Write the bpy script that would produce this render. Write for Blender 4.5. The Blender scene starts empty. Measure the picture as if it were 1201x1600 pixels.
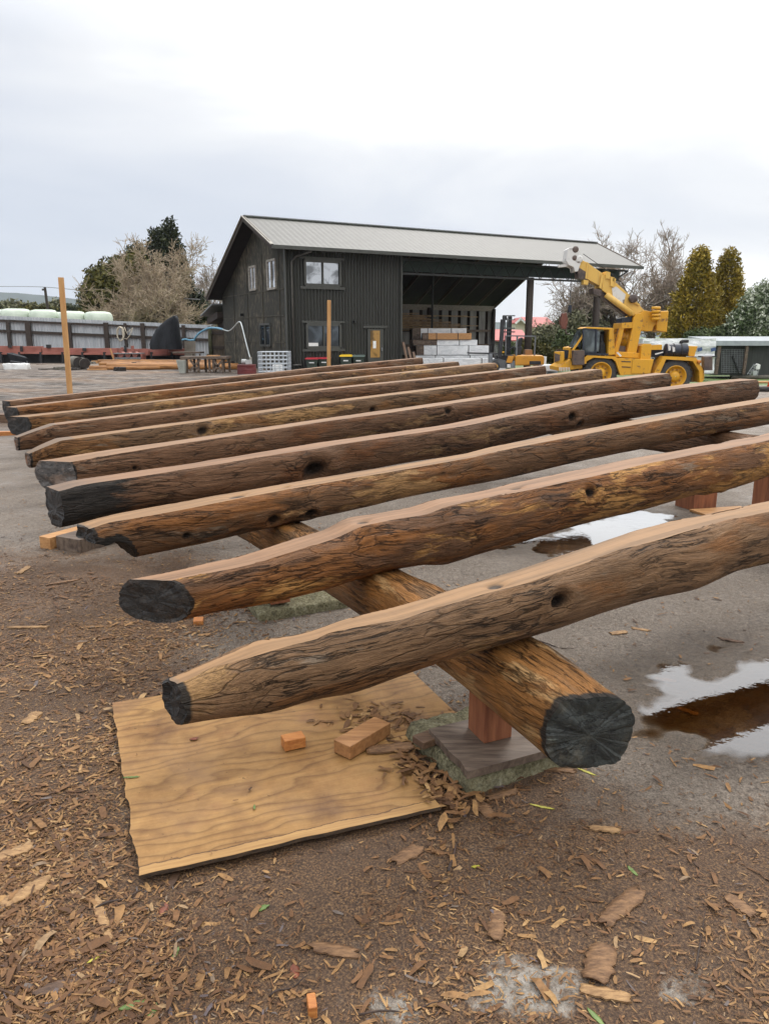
import bpy, math, random
from math import radians as R, sin, cos, pi, sqrt, atan, exp
from mathutils import Vector, noise as mn
SC = bpy.context.scene
COL = SC.collection
# ---------------------------------------------------------------- camera, world, sun, exposure
F, HZ, EYE = 1200.0, 525.0, 1.6
PITCH = atan((800 - HZ) / F)
CP, SP = cos(PITCH), sin(PITCH)
cam = bpy.data.cameras.new('camera')
co = bpy.data.objects.new('camera', cam); COL.objects.link(co)
cam.sensor_fit = 'VERTICAL'; cam.sensor_height = 24.0; cam.lens = F / 1600 * 24.0
cam.clip_start = 0.05; cam.clip_end = 6000
co.location = (0, 0, EYE); co.rotation_euler = (R(90) - PITCH, 0, 0)
SC.camera = co
SUN_EL, SUN_AZ = 50.0, 20.0            # azimuth measured from +y towards +x
W = bpy.data.worlds.new('World'); SC.world = W; W.use_nodes = True
nt = W.node_tree; nt.nodes.clear()
def nn(t, typ, **kw):
    n = t.nodes.new(typ)
    for k, v in kw.items():
        if k.startswith('i_'): n.inputs[k[2:].replace('_', ' ')].default_value = v
        else: setattr(n, k, v)
    return n
def lk(t, a, b): t.links.new(a, b)
def sock(t, s, v):
    if hasattr(v, 'is_linked'): t.links.new(v, s)
    elif isinstance(v, (tuple, list)) and len(v) == 3 and s.type == 'RGBA': s.default_value = (*v, 1)
    else: s.default_value = v
def mapping(t, vec, scale=(1, 1, 1), loc=(0, 0, 0), rot=(0, 0, 0)):
    n = t.nodes.new('ShaderNodeMapping'); lk(t, vec, n.inputs[0])
    n.inputs['Scale'].default_value = scale; n.inputs['Location'].default_value = loc; n.inputs['Rotation'].default_value = rot
    return n.outputs[0]
def noise(t, vec, scale=5., detail=4., rough=.55, dist=0., col=False):
    n = t.nodes.new('ShaderNodeTexNoise'); lk(t, vec, n.inputs['Vector'])
    n.inputs['Scale'].default_value = scale; n.inputs['Detail'].default_value = detail
    n.inputs['Roughness'].default_value = rough; n.inputs['Distortion'].default_value = dist
    return n.outputs['Color' if col else 'Fac']
def voro(t, vec, scale=5., feature='F1', out='Distance', rnd=1.):
    n = t.nodes.new('ShaderNodeTexVoronoi'); n.feature = feature; lk(t, vec, n.inputs['Vector'])
    n.inputs['Scale'].default_value = scale; n.inputs['Randomness'].default_value = rnd
    return n.outputs[out]
def ramp(t, fac, stops, interp='LINEAR'):
    n = t.nodes.new('ShaderNodeValToRGB'); lk(t, fac, n.inputs[0]); e = n.color_ramp.elements
    n.color_ramp.interpolation = interp
    while len(e) < len(stops): e.new(.5)
    for q, (p, c) in zip(e, stops):
        q.position = p
        q.color = (c, c, c, 1) if isinstance(c, (int, float)) else (*c, 1)
    return n.outputs[0]
def mixc(t, fac, a, b, blend='MIX'):
    n = t.nodes.new('ShaderNodeMix'); n.data_type = 'RGBA'; n.blend_type = blend; n.clamp_factor = True
    sock(t, n.inputs[0], fac); sock(t, n.inputs[6], a); sock(t, n.inputs[7], b)
    return n.outputs[2]
def mth(t, op, a, b=0., clamp=False):
    n = t.nodes.new('ShaderNodeMath'); n.operation = op; n.use_clamp = clamp
    sock(t, n.inputs[0], a); sock(t, n.inputs[1], b)
    return n.outputs[0]
def attr(t, name, out='Fac'):
    n = t.nodes.new('ShaderNodeAttribute'); n.attribute_name = name
    return n.outputs[out]
def bump(t, h, strength=.5, dist=.01):
    n = t.nodes.new('ShaderNodeBump'); lk(t, h, n.inputs['Height'])
    n.inputs['Strength'].default_value = strength; n.inputs['Distance'].default_value = dist
    return n.outputs[0]
# overcast sky: a physical sky behind a thick, uneven cloud layer
tc = nn(nt, 'ShaderNodeTexCoord')
sky = nn(nt, 'ShaderNodeTexSky', sky_type='NISHITA', sun_disc=False)
sky.sun_elevation = R(SUN_EL); sky.sun_rotation = R(SUN_AZ)
sep = nn(nt, 'ShaderNodeSeparateXYZ'); lk(nt, tc.outputs['Generated'], sep.inputs[0])
elev = ramp(nt, sep.outputs[2], [(0., .60), (.05, .48), (.12, .34), (.20, .58), (.29, 1.05), (.6, 1.1)])
sv = mapping(nt, tc.outputs['Generated'], (1.5, 1.5, 5.0), (.3, .1, 0))
cn = noise(nt, sv, 1.5, 5, .55, .4)
cn2 = noise(nt, mapping(nt, tc.outputs['Generated'], (1.6, 1.6, 2.0), (3.3, 1.6, 2)), 1.1, 2, .5)
v = mth(nt, 'ADD', elev, mth(nt, 'MULTIPLY', mth(nt, 'SUBTRACT', cn, .5), 1.0))
v = mth(nt, 'ADD', v, mth(nt, 'MULTIPLY', mth(nt, 'SUBTRACT', cn2, .5), .9))
v = mth(nt, 'ADD', v, mth(nt, 'MULTIPLY', sep.outputs[0], .75))      # the cloud thins towards +x
ccol = ramp(nt, v, [(.1, (5.9, 6.35, 7.2)), (.42, (6.9, 7.2, 7.8)), (.72, (8.4, 8.5, 8.7)), (.95, (10.4, 10.4, 10.4))])
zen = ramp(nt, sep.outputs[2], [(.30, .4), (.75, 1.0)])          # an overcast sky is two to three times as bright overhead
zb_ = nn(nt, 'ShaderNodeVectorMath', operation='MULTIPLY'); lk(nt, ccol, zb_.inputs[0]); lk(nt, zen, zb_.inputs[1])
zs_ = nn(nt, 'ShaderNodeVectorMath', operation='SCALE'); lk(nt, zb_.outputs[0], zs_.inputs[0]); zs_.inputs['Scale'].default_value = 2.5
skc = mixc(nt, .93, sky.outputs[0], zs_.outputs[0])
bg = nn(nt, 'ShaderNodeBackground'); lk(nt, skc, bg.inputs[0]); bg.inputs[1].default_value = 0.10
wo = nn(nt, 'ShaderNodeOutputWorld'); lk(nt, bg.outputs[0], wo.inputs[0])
sl = bpy.data.lights.new('sun', 'SUN'); sl.energy = 1.3; sl.angle = R(14); sl.color = (1, .96, .9)
so = bpy.data.objects.new('sun', sl); COL.objects.link(so)
so.rotation_euler = (R(90 - SUN_EL), 0, R(180 - SUN_AZ))
SC.view_settings.view_transform = 'Standard'; SC.view_settings.look = 'None'
SC.view_settings.exposure = 0.18; SC.view_settings.gamma = 1.0
SC.render.engine = 'CYCLES'
SC.cycles.use_adaptive_sampling = True
SC.cycles.max_bounces = 6; SC.cycles.transparent_max_bounces = 12
# ---------------------------------------------------------------- helpers
def ray(px, py):
    a, b = (px - 600) / F, (800 - py) / F
    return Vector((a, CP + b * SP, -SP + b * CP))
def at(px, py, Y):
    w = ray(px, py); return Vector((0, 0, EYE)) + w * (Y / w.y)
def sstep(x, a=0., b=1.):
    t = min(1., max(0., (x - a) / (b - a))); return t * t * (3 - 2 * t)
def lerp(a, b, t): return a + (b - a) * t
def terrain(x, y):
    return -0.72 * sstep(y, 15, 30) * sstep(x, 2.5, 7.5) - .25 * sstep(y, 36, 50) * sstep(x, 8, 16)
def gnd(px, py, z=None):
    w = ray(px, py); zz = 0. if z is None else z
    for _ in range(12):
        p = Vector((0, 0, EYE)) + w * ((zz - EYE) / w.z)
        if z is not None: break
        zz = terrain(p.x, p.y)
    return p
def tag(o, label=None, cat=None, group=None, kind=None):
    for k, q in (('label', label), ('category', cat), ('group', group), ('kind', kind)):
        if q: o[k] = q
    return o
def thing(name, label, cat, loc=(0, 0, 0), group=None, rz=0.):
    o = bpy.data.objects.new(name, None); COL.objects.link(o)
    o.location = loc; o.rotation_euler = (0, 0, rz); o.empty_display_size = .1
    return tag(o, label, cat, group)
def world_loc(o):
    l = Vector((0, 0, 0))
    while o is not None: l = l + o.location; o = o.parent
    return l
class MB:
    def __init__(s): s.v = []; s.f = []; s.a = []
    def add(s, vs, fs, tone=None):
        b = len(s.v); s.v += [tuple(q) for q in vs]; s.f += [tuple(i + b for i in q) for q in fs]
        if tone is not None: s.a += [tone] * len(vs)
        return s
    def box(s, x0, x1, y0, y1, z0, z1):
        return s.add([(x0, y0, z0), (x1, y0, z0), (x1, y1, z0), (x0, y1, z0), (x0, y0, z1), (x1, y0, z1), (x1, y1, z1), (x0, y1, z1)],
                     [(3, 2, 1, 0), (4, 5, 6, 7), (0, 1, 5, 4), (1, 2, 6, 5), (2, 3, 7, 6), (3, 0, 4, 7)])
    def obox(s, c, ux, uy, uz, hx, hy, hz):
        c = Vector(c); ux, uy, uz = Vector(ux) * hx, Vector(uy) * hy, Vector(uz) * hz
        vs = [c + ux * a + uy * b + uz * d for d in (-1, 1) for a, b in ((-1, -1), (1, -1), (1, 1), (-1, 1))]
        return s.add(vs, [(3, 2, 1, 0), (4, 5, 6, 7), (0, 1, 5, 4), (1, 2, 6, 5), (2, 3, 7, 6), (3, 0, 4, 7)])
    def rbox(s, c, size, rz):
        return s.obox(c, (cos(rz), sin(rz), 0), (-sin(rz), cos(rz), 0), (0, 0, 1), size[0] / 2, size[1] / 2, size[2] / 2)
    def beam(s, p0, p1, w, h, up=(0, 0, 1)):
        p0, p1 = Vector(p0), Vector(p1); d = p1 - p0; L = d.length; d.normalize(); up = Vector(up)
        if abs(d.dot(up)) > .98: up = Vector((0, 1, 0))
        sd = d.cross(up).normalized(); u2 = sd.cross(d).normalized()
        return s.obox((p0 + p1) / 2, d, sd, u2, L / 2, w / 2, h / 2)
    def prism(s, pts, ext):
        ext = Vector(ext); n = len(pts); pts = [Vector(p) for p in pts]
        vs = pts + [p + ext for p in pts]
        fs = [tuple(range(n)), tuple(range(2 * n - 1, n - 1, -1))]
        fs += [((i + 1) % n, i, i + n, (i + 1) % n + n) for i in range(n)]
        return s.add(vs, fs)
    def tube(s, pts, rad, n=8, cap=True, tone=None):
        pts = [Vector(p) for p in pts]; m = len(pts)
        if not isinstance(rad, (list, tuple)): rad = [rad] * m
        prev = None; vs = []
        for i, p in enumerate(pts):
            d = (pts[min(i + 1, m - 1)] - pts[max(i - 1, 0)]).normalized()
            if prev is None:
                a = d.cross(Vector((0, 0, 1)))
                if a.length < .1: a = d.cross(Vector((0, 1, 0)))
            else: a = prev - d * prev.dot(d)
            a.normalize(); prev = a; b = d.cross(a)
            vs += [p + (a * cos(2 * pi * k / n) + b * sin(2 * pi * k / n)) * rad[i] for k in range(n)]
        fs = [(i * n + k, i * n + (k + 1) % n, (i + 1) * n + (k + 1) % n, (i + 1) * n + k) for i in range(m - 1) for k in range(n)]
        if cap: fs += [tuple(range(n - 1, -1, -1)), tuple(range((m - 1) * n, m * n))]
        return s.add(vs, fs, tone)
    def lathe(s, c, axis, prof, n=20, caps=True):   # prof: (distance along axis, radius)
        c = Vector(c); ax = Vector(axis).normalized()
        return s.tube_dir(c, ax, prof, n, caps)
    def tube_dir(s, c, ax, prof, n, caps=True):
        a = ax.cross(Vector((0, 0, 1)))
        if a.length < .1: a = ax.cross(Vector((0, 1, 0)))
        a.normalize(); b = ax.cross(a); vs = []; m = len(prof)
        for t, r in prof: vs += [c + ax * t + (a * cos(2 * pi * k / n) + b * sin(2 * pi * k / n)) * r for k in range(n)]
        fs = [(i * n + k, i * n + (k + 1) % n, (i + 1) * n + (k + 1) % n, (i + 1) * n + k) for i in range(m - 1) for k in range(n)]
        if caps: fs += [tuple(range(n - 1, -1, -1)), tuple(range((m - 1) * n, m * n))]
        return s.add(vs, fs)
    def build(s, name, mat, parent=None, smooth=False, bevel=0., recenter=None):
        base = world_loc(parent) if parent else Vector((0, 0, 0))
        me = bpy.data.meshes.new(name)
        off = base
        if parent is None:
            xs = [p[0] for p in s.v]; ys = [p[1] for p in s.v]; zs = [p[2] for p in s.v]
            off = Vector(((min(xs) + max(xs)) / 2, (min(ys) + max(ys)) / 2, min(zs)))
        me.from_pydata([(p[0] - off.x, p[1] - off.y, p[2] - off.z) for p in s.v], [], s.f)
        if s.a and len(s.a) == len(s.v):
            at_ = me.attributes.new('tone', 'FLOAT', 'POINT'); at_.data.foreach_set('value', s.a)
        me.update()
        o = bpy.data.objects.new(name, me); COL.objects.link(o)
        if mat: me.materials.append(mat)
        if parent: o.parent = parent
        else: o.location = off
        if smooth: me.polygons.foreach_set('use_smooth', [True] * len(me.polygons))
        if bevel:
            b = o.modifiers.new('bevel', 'BEVEL'); b.width = bevel; b.segments = 2; b.limit_method = 'ANGLE'
        return o
def copy_tree(o, parent=None):
    c = o.copy(); COL.objects.link(c)
    if parent: c.parent = parent
    for ch in list(o.children): copy_tree(ch, c)
    return c
# ---------------------------------------------------------------- materials
MATS = {}
def base_mat(name):
    m = bpy.data.materials.new(name); m.use_nodes = True; t = m.node_tree; t.nodes.clear()
    b = nn(t, 'ShaderNodeBsdfPrincipled'); o = nn(t, 'ShaderNodeOutputMaterial'); lk(t, b.outputs[0], o.inputs[0])
    c = nn(t, 'ShaderNodeTexCoord')
    return m, t, b, c.outputs['Object']
def simple(name, c1, c2=None, scale=4., rough=.7, stretch=(1, 1, 1), bmp=.2, metal=0., spec=.4, detail=5, lo=.35, hi=.65, dist=.01):
    """two-tone noise material"""
    if name in MATS: return MATS[name]
    m, t, b, P = base_mat(name)
    c2 = c2 or tuple(q * .6 for q in c1)
    f = noise(t, mapping(t, P, stretch), scale, detail, .6)
    lk(t, ramp(t, f, [(lo, c2), (hi, c1)]), b.inputs['Base Color'])
    b.inputs['Roughness'].default_value = rough; b.inputs['Metallic'].default_value = metal
    b.inputs['Specular IOR Level'].default_value = spec
    if bmp: lk(t, bump(t, f, bmp, dist), b.inputs['Normal'])
    MATS[name] = m; return m
def log_mat(name, dark, mid, tan, orange, patch=.5, orng=.5, seed=0., grey=.2):
    m, t, b, P = base_mat(name)
    P0 = mapping(t, P, (1, 1, 1), (seed * 7.3, seed, seed * 2))
    warp = nn(t, 'ShaderNodeVectorMath', operation='ADD')
    wn = nn(t, 'ShaderNodeVectorMath', operation='SCALE'); lk(t, noise(t, P0, 2.2, 3, .5, 0, True), wn.inputs[0]); wn.inputs['Scale'].default_value = .10
    lk(t, P0, warp.inputs[0]); lk(t, wn.outputs[0], warp.inputs[1]); Q = warp.outputs[0]
    g1 = noise(t, mapping(t, Q, (2.2, 26, 26)), 1.6, 8, .68)
    g2 = noise(t, mapping(t, Q, (5, 60, 60)), 2.0, 6, .65)
    pt = noise(t, mapping(t, Q, (1.3, 4.2, 4.2)), 1.25, 8, .60, .25)
    og = noise(t, mapping(t, Q, (.8, 3.5, 3.5), (5, 2, 1)), 1.6, 6, .6, .3)
    gr = noise(t, mapping(t, Q, (1.1, 5, 5), (9, 4, 7)), 2.0, 6, .6)
    cr = mth(t, 'ABSOLUTE', mth(t, 'SUBTRACT', noise(t, mapping(t, Q, (1.5, 17, 17), (2, 2, 2)), 1.3, 6, .62, .15), .5))
    crk = ramp(t, cr, [(.0, .22), (.010, .55), (.025, 1.)])
    ve = voro(t, mapping(t, Q, (1.3, 15, 15), (4, 4, 4)), 1.5, 'DISTANCE_TO_EDGE')
    vk = mixc(t, ramp(t, noise(t, mapping(t, P0, (1, 2.5, 2.5), (7, 0, 0)), 1.8, 3, .5), [(.40, 1.), (.54, 0.)]), ramp(t, ve, [(.0, .46), (.016, .7), (.04, 1.)]), (1, 1, 1))
    g3 = noise(t, mapping(t, Q, (9, 150, 150)), 2.0, 4, .7)
    crm = ramp(t, noise(t, P0, 2.5, 2, .5), [(.42, 1.), (.56, 0.)])
    crk = mixc(t, crm, crk, (1, 1, 1))
    c = ramp(t, g1, [(.24, dark), (.47, mid), (.72, tuple(q * 1.3 for q in mid))])
    c = mixc(t, ramp(t, noise(t, mapping(t, Q, (.9, 2.6, 2.6), (3, 8, 1)), 1.3, 4, .55), [(.38, .55), (.6, 0.)]), c, tuple(q * .42 for q in mid))
    c = mixc(t, ramp(t, og, [(.62 - .2 * orng, 0.), (.70 - .2 * orng, .85)]), c, ramp(t, g1, [(.3, tuple(q * .35 for q in orange)), (.6, orange)]))
    pm = ramp(t, pt, [(.68 - .2 * patch, 0.), (.72 - .2 * patch, .9)])
    c = mixc(t, pm, c, ramp(t, g2, [(.3, tuple(q * .55 for q in tan)), (.6, tan)]))
    c = mixc(t, ramp(t, gr, [(.66 - .2 * grey, 0.), (.72 - .2 * grey, .7)]), c, (.21, .165, .12))
    c = mixc(t, ramp(t, g2, [(.28, .35), (.5, 0.)]), c, dark)
    c = mixc(t, 1., c, crk, 'MULTIPLY'); c = mixc(t, 1., c, vk, 'MULTIPLY')
    c = mixc(t, 1., c, ramp(t, g3, [(.32, .62), (.6, 1.12)]), 'MULTIPLY')
    # scorched ends and knot hollows come from the log's own mesh data
    ch = mth(t, 'ADD', attr(t, 'char'), mth(t, 'MULTIPLY', mth(t, 'SUBTRACT', noise(t, mapping(t, P, (4, 12, 12)), 2.5, 6, .6), .5), .8))
    c = mixc(t, ramp(t, ch, [(.42, 0.), (.62, .96)]), c, ramp(t, g1, [(.3, (.006, .006, .006)), (.7, (.035, .032, .028))]))
    kn = attr(t, 'knot')
    c = mixc(t, ramp(t, kn, [(.35, 0.), (.75, .97)]), c, (.012, .008, .006))
    lk(t, c, b.inputs['Base Color'])
    lk(t, ramp(t, g1, [(.3, .72), (.7, .45)]), b.inputs['Roughness'])
    b.inputs['Specular IOR Level'].default_value = .16
    h = mth(t, 'ADD', mth(t, 'MULTIPLY', g1, .8), mth(t, 'MULTIPLY', g2, .5))
    h = mth(t, 'ADD', h, mth(t, 'MULTIPLY', crk, .8)); h = mth(t, 'ADD', h, mth(t, 'MULTIPLY', vk, .7)); h = mth(t, 'ADD', h, mth(t, 'MULTIPLY', g3, .35)); h = mth(t, 'SUBTRACT', h, mth(t, 'MULTIPLY', pm, .35))
    lk(t, bump(t, h, 1., .016), b.inputs['Normal'])
    MATS[name] = m; return m
def top_mat(name, col, seed=0.):
    m, t, b, P = base_mat(name)
    P0 = mapping(t, P, (1, 1, 1), (seed, seed * 3, 0))
    g = noise(t, mapping(t, P0, (.6, 16, 6)), 1.5, 6, .6, .5)
    st = noise(t, mapping(t, P0, (60, 3, 3)), 1.0, 2, .5)
    bl = noise(t, P0, 3, 4, .6)
    c = ramp(t, g, [(.32, tuple(q * .52 for q in col)), (.55, col), (.8, tuple(min(1, q * 1.12) for q in col))])
    c = mixc(t, ramp(t, bl, [(.5, 0.), (.75, .35)]), c, (col[0] * .7, col[1] * .66, col[2] * .66))
    c = mixc(t, ramp(t, st, [(.55, 0.), (.75, .12)]), c, (col[0] * .5, col[1] * .45, col[2] * .4))
    c = mixc(t, ramp(t, attr(t, 'char'), [(.55, 0.), (.9, .55)]), c, (.10, .085, .07))
    c = mixc(t, ramp(t, attr(t, 'knot'), [(.45, 0.), (.75, .95)]), c, (.03, .02, .014))
    lk(t, c, b.inputs['Base Color']); b.inputs['Roughness'].default_value = .55; b.inputs['Specular IOR Level'].default_value = .2
    lk(t, bump(t, mth(t, 'ADD', g, mth(t, 'MULTIPLY', st, .3)), .25, .004), b.inputs['Normal'])
    return m
def end_mat(name, c1, c2, seed=0.):
    m, t, b, P = base_mat(name)
    P0 = mapping(t, P, (1, 1, 1), (seed, seed, seed))
    n1 = noise(t, P0, 22, 8, .7); ck = mth(t, 'ABSOLUTE', mth(t, 'SUBTRACT', noise(t, mapping(t, P0, (9, 5, 16), (0, 0, 0), (.5, 0, 0)), 1.5, 5, .6, .1), .5))
    k = ramp(t, ck, [(0., .2), (.018, 1.)])
    c = mixc(t, 1., ramp(t, n1, [(.35, c2), (.7, c1)]), k, 'MULTIPLY')
    c = mixc(t, ramp(t, noise(t, mapping(t, P0, (3, 3, 3), (4, 1, 0)), 2.2, 6, .65), [(.52, 0.), (.66, .7)]), c, tuple(min(1., q * f_) for q, f_ in zip(c1, (2.1, 1.6, 1.25))))
    sc_ = noise(t, mapping(t, P0, (7, 5, 22), (1, 2, 3), (.9, 0, 0)), 1.6, 6, .7); c = mixc(t, ramp(t, sc_, [(.64, 0.), (.70, .7)]), c, tuple(min(1, q * 4.5) for q in c1))
    lk(t, c, b.inputs['Base Color']); b.inputs['Roughness'].default_value = .55
    lk(t, bump(t, mth(t, 'ADD', n1, mth(t, 'MULTIPLY', k, .6)), .8, .012), b.inputs['Normal'])
    return m
DK, MD = (.044, .024, .014), (.150, .078, .041)
LM = [log_mat('weathered_wood', DK, (.215, .122, .062), (.37, .215, .092), (.25, .11, .038), .56, .40, 1.1, .08),
      log_mat('orange_wood', DK, (.17, .084, .041), (.48, .245, .075), (.29, .115, .032), .72, .9, 8.3, .2),
      log_mat('rusty_wood', DK, (.155, .082, .040), (.38, .215, .088), (.25, .10, .028), .5, .66, 3.2, .12),
      log_mat('brown_wood', DK, MD, (.24, .14, .065), (.17, .068, .025), .28, .38, 4.6, .08),
      log_mat('golden_wood', DK, (.175, .10, .052), (.37, .21, .085), (.22, .10, .034), .5, .5, 5.9, .1),
      log_mat('support_wood', DK, (.21, .112, .050), (.44, .26, .11), (.31, .135, .036), .55, .9, 6.4, .1)]
TOP = [top_mat('sawn_tan', (.255, .145, .068), 1), top_mat('sawn_pink', (.24, .134, .072), 5), top_mat('sawn_pale', (.25, .146, .08), 9)]
CHAR = end_mat('charred_end', (.032, .027, .023), (.006, .006, .006), 1)
GEND = end_mat('grey_cut_end', (.115, .105, .098), (.045, .042, .04), 3)
BEND = end_mat('brown_end', (.13, .08, .05), (.05, .03, .02), 4)
GRNEND = end_mat('painted_end', (.036, .042, .038), (.009, .011, .010), 7)
# ---------------------------------------------------------------- puddles and ground
def gp(pts): return [tuple(gnd(*p, 0.)[:2]) for p in pts]
PUD = [gp([(1000, 1052), (1030, 1032), (1077, 1038), (1105, 1052), (1133, 1056), (1150, 1030), (1201, 1020), (1290, 1020), (1320, 1100), (1260, 1172),
           (1140, 1176), (1083, 1172), (1086, 1148), (1040, 1150), (1006, 1140), (1004, 1100), (1030, 1082), (1010, 1068)]),
       gp([(800, 862), (860, 832), (890, 818), (935, 806), (1000, 794), (1060, 806), (1052, 826), (1000, 834), (985, 850), (940, 862), (880, 868)]),
       gp([(735, 850), (800, 826), (850, 828), (840, 850), (780, 858)]),
       gp([(1085, 1004), (1110, 1000), (1140, 1008), (1120, 1016), (1095, 1014)])]
def pdist(x, y, P):     # signed distance to a polygon, positive inside
    ins = False; best = 1e9; n = len(P)
    for i in range(n):
        (x1, y1), (x2, y2) = P[i], P[(i + 1) % n]
        if (y1 > y) != (y2 > y) and x < (x2 - x1) * (y - y1) / (y2 - y1) + x1: ins = not ins
        dx, dy = x2 - x1, y2 - y1; t = max(0, min(1, ((x - x1) * dx + (y - y1) * dy) / (dx * dx + dy * dy + 1e-12)))
        best = min(best, (x - x1 - t * dx) ** 2 + (y - y1 - t * dy) ** 2)
    return sqrt(best) * (1 if ins else -1)
PBB = [(min(p[0] for p in P) - .4, max(p[0] for p in P) + .4, min(p[1] for p in P) - .4, max(p[1] for p in P) + .4) for P in PUD]
def nz(x, y, z=0.): return mn.noise(Vector((x, y, z)))
def wet(x, y):
    d = -1.
    for P, B in zip(PUD, PBB):
        if B[0] < x < B[1] and B[2] < y < B[3]: d = max(d, pdist(x, y, P))
    return d
def ghd(x, y):
    z = terrain(x, y); far = sqrt(x * x + y * y)
    if far < 60:
        a = .008 if far < 10 else .02
        z += a * nz(x * 1.3, y * 1.3) + .005 * nz(x * 6, y * 6, 3)
        if far < 9: z += .004 * nz(x * 17, y * 17, 7) + .003 * nz(x * 33, y * 33, 9)
        if y > 9: z += .10 * sstep(y, 10, 16) * sstep(-x, -1, 3) * nz(x * .45, y * 1.1, 5) + .03 * sstep(y, 10, 16) * nz(x * .9, y * 2.2, 8)
    d = wet(x, y)
    if d > -.4: z += .012 * sstep(d, -.35, -.05) * 0 - .030 * sstep(d + .10 * nz(x * 5, y * 5, 2) + .05 * nz(x * 14, y * 14, 4), -.08, .13)
    return z, d
def gh(x, y): return ghd(x, y)[0]
def mulch_at(x, y):
    m = max(sstep(-y, -3.1, -2.0) * .85, sstep(-x - .1 * (y - 3), .45, 1.3) * sstep(-y, -6.6, -4.6))
    m = max(m, .95 * sstep(-sqrt((x - .2) ** 2 + (y - 2.6) ** 2), -.75, -.35))
    m *= 1 - .8 * sstep(x, .75, 1.15) * sstep(y, 2.1, 2.6)
    return m
def axis(lo, hi, step, far, g):
    a = [lo + step * i for i in range(int((hi - lo) / step) + 1)]; s = step; b = [a[-1]]
    while b[-1] < far: s *= g; b.append(b[-1] + s)
    s = step; c = [a[0]]
    while c[-1] > -far: s *= g; c.append(c[-1] - s)
    return list(reversed(c[1:])) + a + b[1:]
XS = axis(-4.2, 4.2, .03, 2500, 1.1); YS = [y for y in axis(1.0, 8.6, .03, 2500, 1.07) if y > -60]
def build_ground():
    v = []; mu = []; gr = []; md = []; pl = []; wt = []
    for y in YS:
        for x in XS:
            z, d = ghd(x, y)
            v.append((x, y, z)); far = sqrt(x * x + y * y)
            mu.append(mulch_at(x, y) if far < 12 else 0.); wt.append(sstep(d + .06 * nz(x * 5, y * 5, 6), -.33, -.02) if d > -.4 else 0.)
            g = sstep(y, 33.5, 35.5) * sstep(x, 10.5, 12.5) if y < 60 else 1.
            if y >= 52: g = max(g, sstep(y, 52, 56))
            gr.append(g)
            md.append(sstep(y, 10, 15) * sstep(-y, -46, -36) * sstep(-x, -4, 2))
            pl.append(max(exp(-((x - .36) ** 2 / .05 + (y - 1.62) ** 2 / .02)), .9 * exp(-((x - .02) ** 2 / .015 + (y - 1.55) ** 2 / .01)),
                          .7 * exp(-((x - .75) ** 2 / .03 + (y - 1.62) ** 2 / .015)), .7 * exp(-((x + 1.1) ** 2 / .05 + (y - 3.95) ** 2 / .04)), .55 * exp(-((x - .5) ** 2 / .02 + (y - 1.88) ** 2 / .01))))
    nx = len(XS)
    f = [(j * nx + i, j * nx + i + 1, (j + 1) * nx + i + 1, (j + 1) * nx + i) for j in range(len(YS) - 1) for i in range(nx - 1)]
    me = bpy.data.meshes.new('ground'); me.from_pydata(v, [], f)
    for n_, a in (('mulch', mu), ('grass', gr), ('mud', md), ('pale', pl), ('damp', wt)):
        me.attributes.new(n_, 'FLOAT', 'POINT').data.foreach_set('value', a)
    me.polygons.foreach_set('use_smooth', [True] * len(f))
    m, t, b, P = base_mat('wet_yard')
    n1 = noise(t, P, 2.2, 8, .65); n2 = noise(t, P, 38, 6, .7); n3 = noise(t, P, 130, 3, .7); n4 = noise(t, P, .6, 5, .6)
    vo = voro(t, P, 75, 'F1', 'Color')
    c = ramp(t, n2, [(.34, (.046, .034, .026)), (.5, (.135, .107, .084)), (.64, (.265, .218, .178))])
    c = mixc(t, ramp(t, n1, [(.4, 0.), (.65, .6)]), c, (.12, .10, .085))
    c = mixc(t, .35, c, ramp(t, n3, [(.40, (.04, .03, .023)), (.60, (.33, .275, .215))]))
    mc = ramp(t, n3, [(.36, (.024, .013, .007)), (.48, (.082, .043, .022)), (.57, (.155, .085, .038)), (.67, (.29, .168, .072))])
    mc = mixc(t, ramp(t, n1, [(.35, .0), (.7, .75)]), mc, (.068, .044, .031))
    mm = mth(t, 'ADD', attr(t, 'mulch'), mth(t, 'MULTIPLY', mth(t, 'SUBTRACT', noise(t, P, 5, 7, .7), .5), 1.1))
    c = mixc(t, ramp(t, mm, [(.3, 0.), (.75, .95)]), c, mc)
    pm = mth(t, 'ADD', mth(t, 'MULTIPLY', attr(t, 'pale'), .50), mth(t, 'MULTIPLY', noise(t, P, 13, 8, .72), .8))
    c = mixc(t, ramp(t, pm, [(.70, 0.), (.86, .75)]), c, ramp(t, n2, [(.35, (.17, .155, .13)), (.6, (.42, .39, .345))]))
    # churned mud further back
    mp = mapping(t, P, (.75, 1.35, 1))
    m1 = noise(t, mp, 1.1, 10, .72, .6)
    mdc = ramp(t, m1, [(.38, (.020, .015, .011)), (.47, (.060, .046, .036)), (.54, (.13, .105, .085)), (.61, (.20, .165, .135)), (.68, (.08, .063, .05))])
    mdc = mixc(t, ramp(t, noise(t, mapping(t, P, (.12, .35, 1)), 1.0, 4, .6), [(.5, 0.), (.7, .7)]), mdc, (.24, .145, .08))
    c = mixc(t, mth(t, 'MULTIPLY', attr(t, 'mud'), .9), c, mdc)
    gc = ramp(t, noise(t, P, 6, 6, .7), [(.3, (.05, .085, .02)), (.7, (.12, .18, .045))])
    gm = mth(t, 'ADD', attr(t, 'grass'), mth(t, 'MULTIPLY', mth(t, 'SUBTRACT', noise(t, P, 1.2, 5, .7), .5), .7))
    c = mixc(t, ramp(t, gm, [(.45, 0.), (.6, 1.)]), c, gc)
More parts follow.
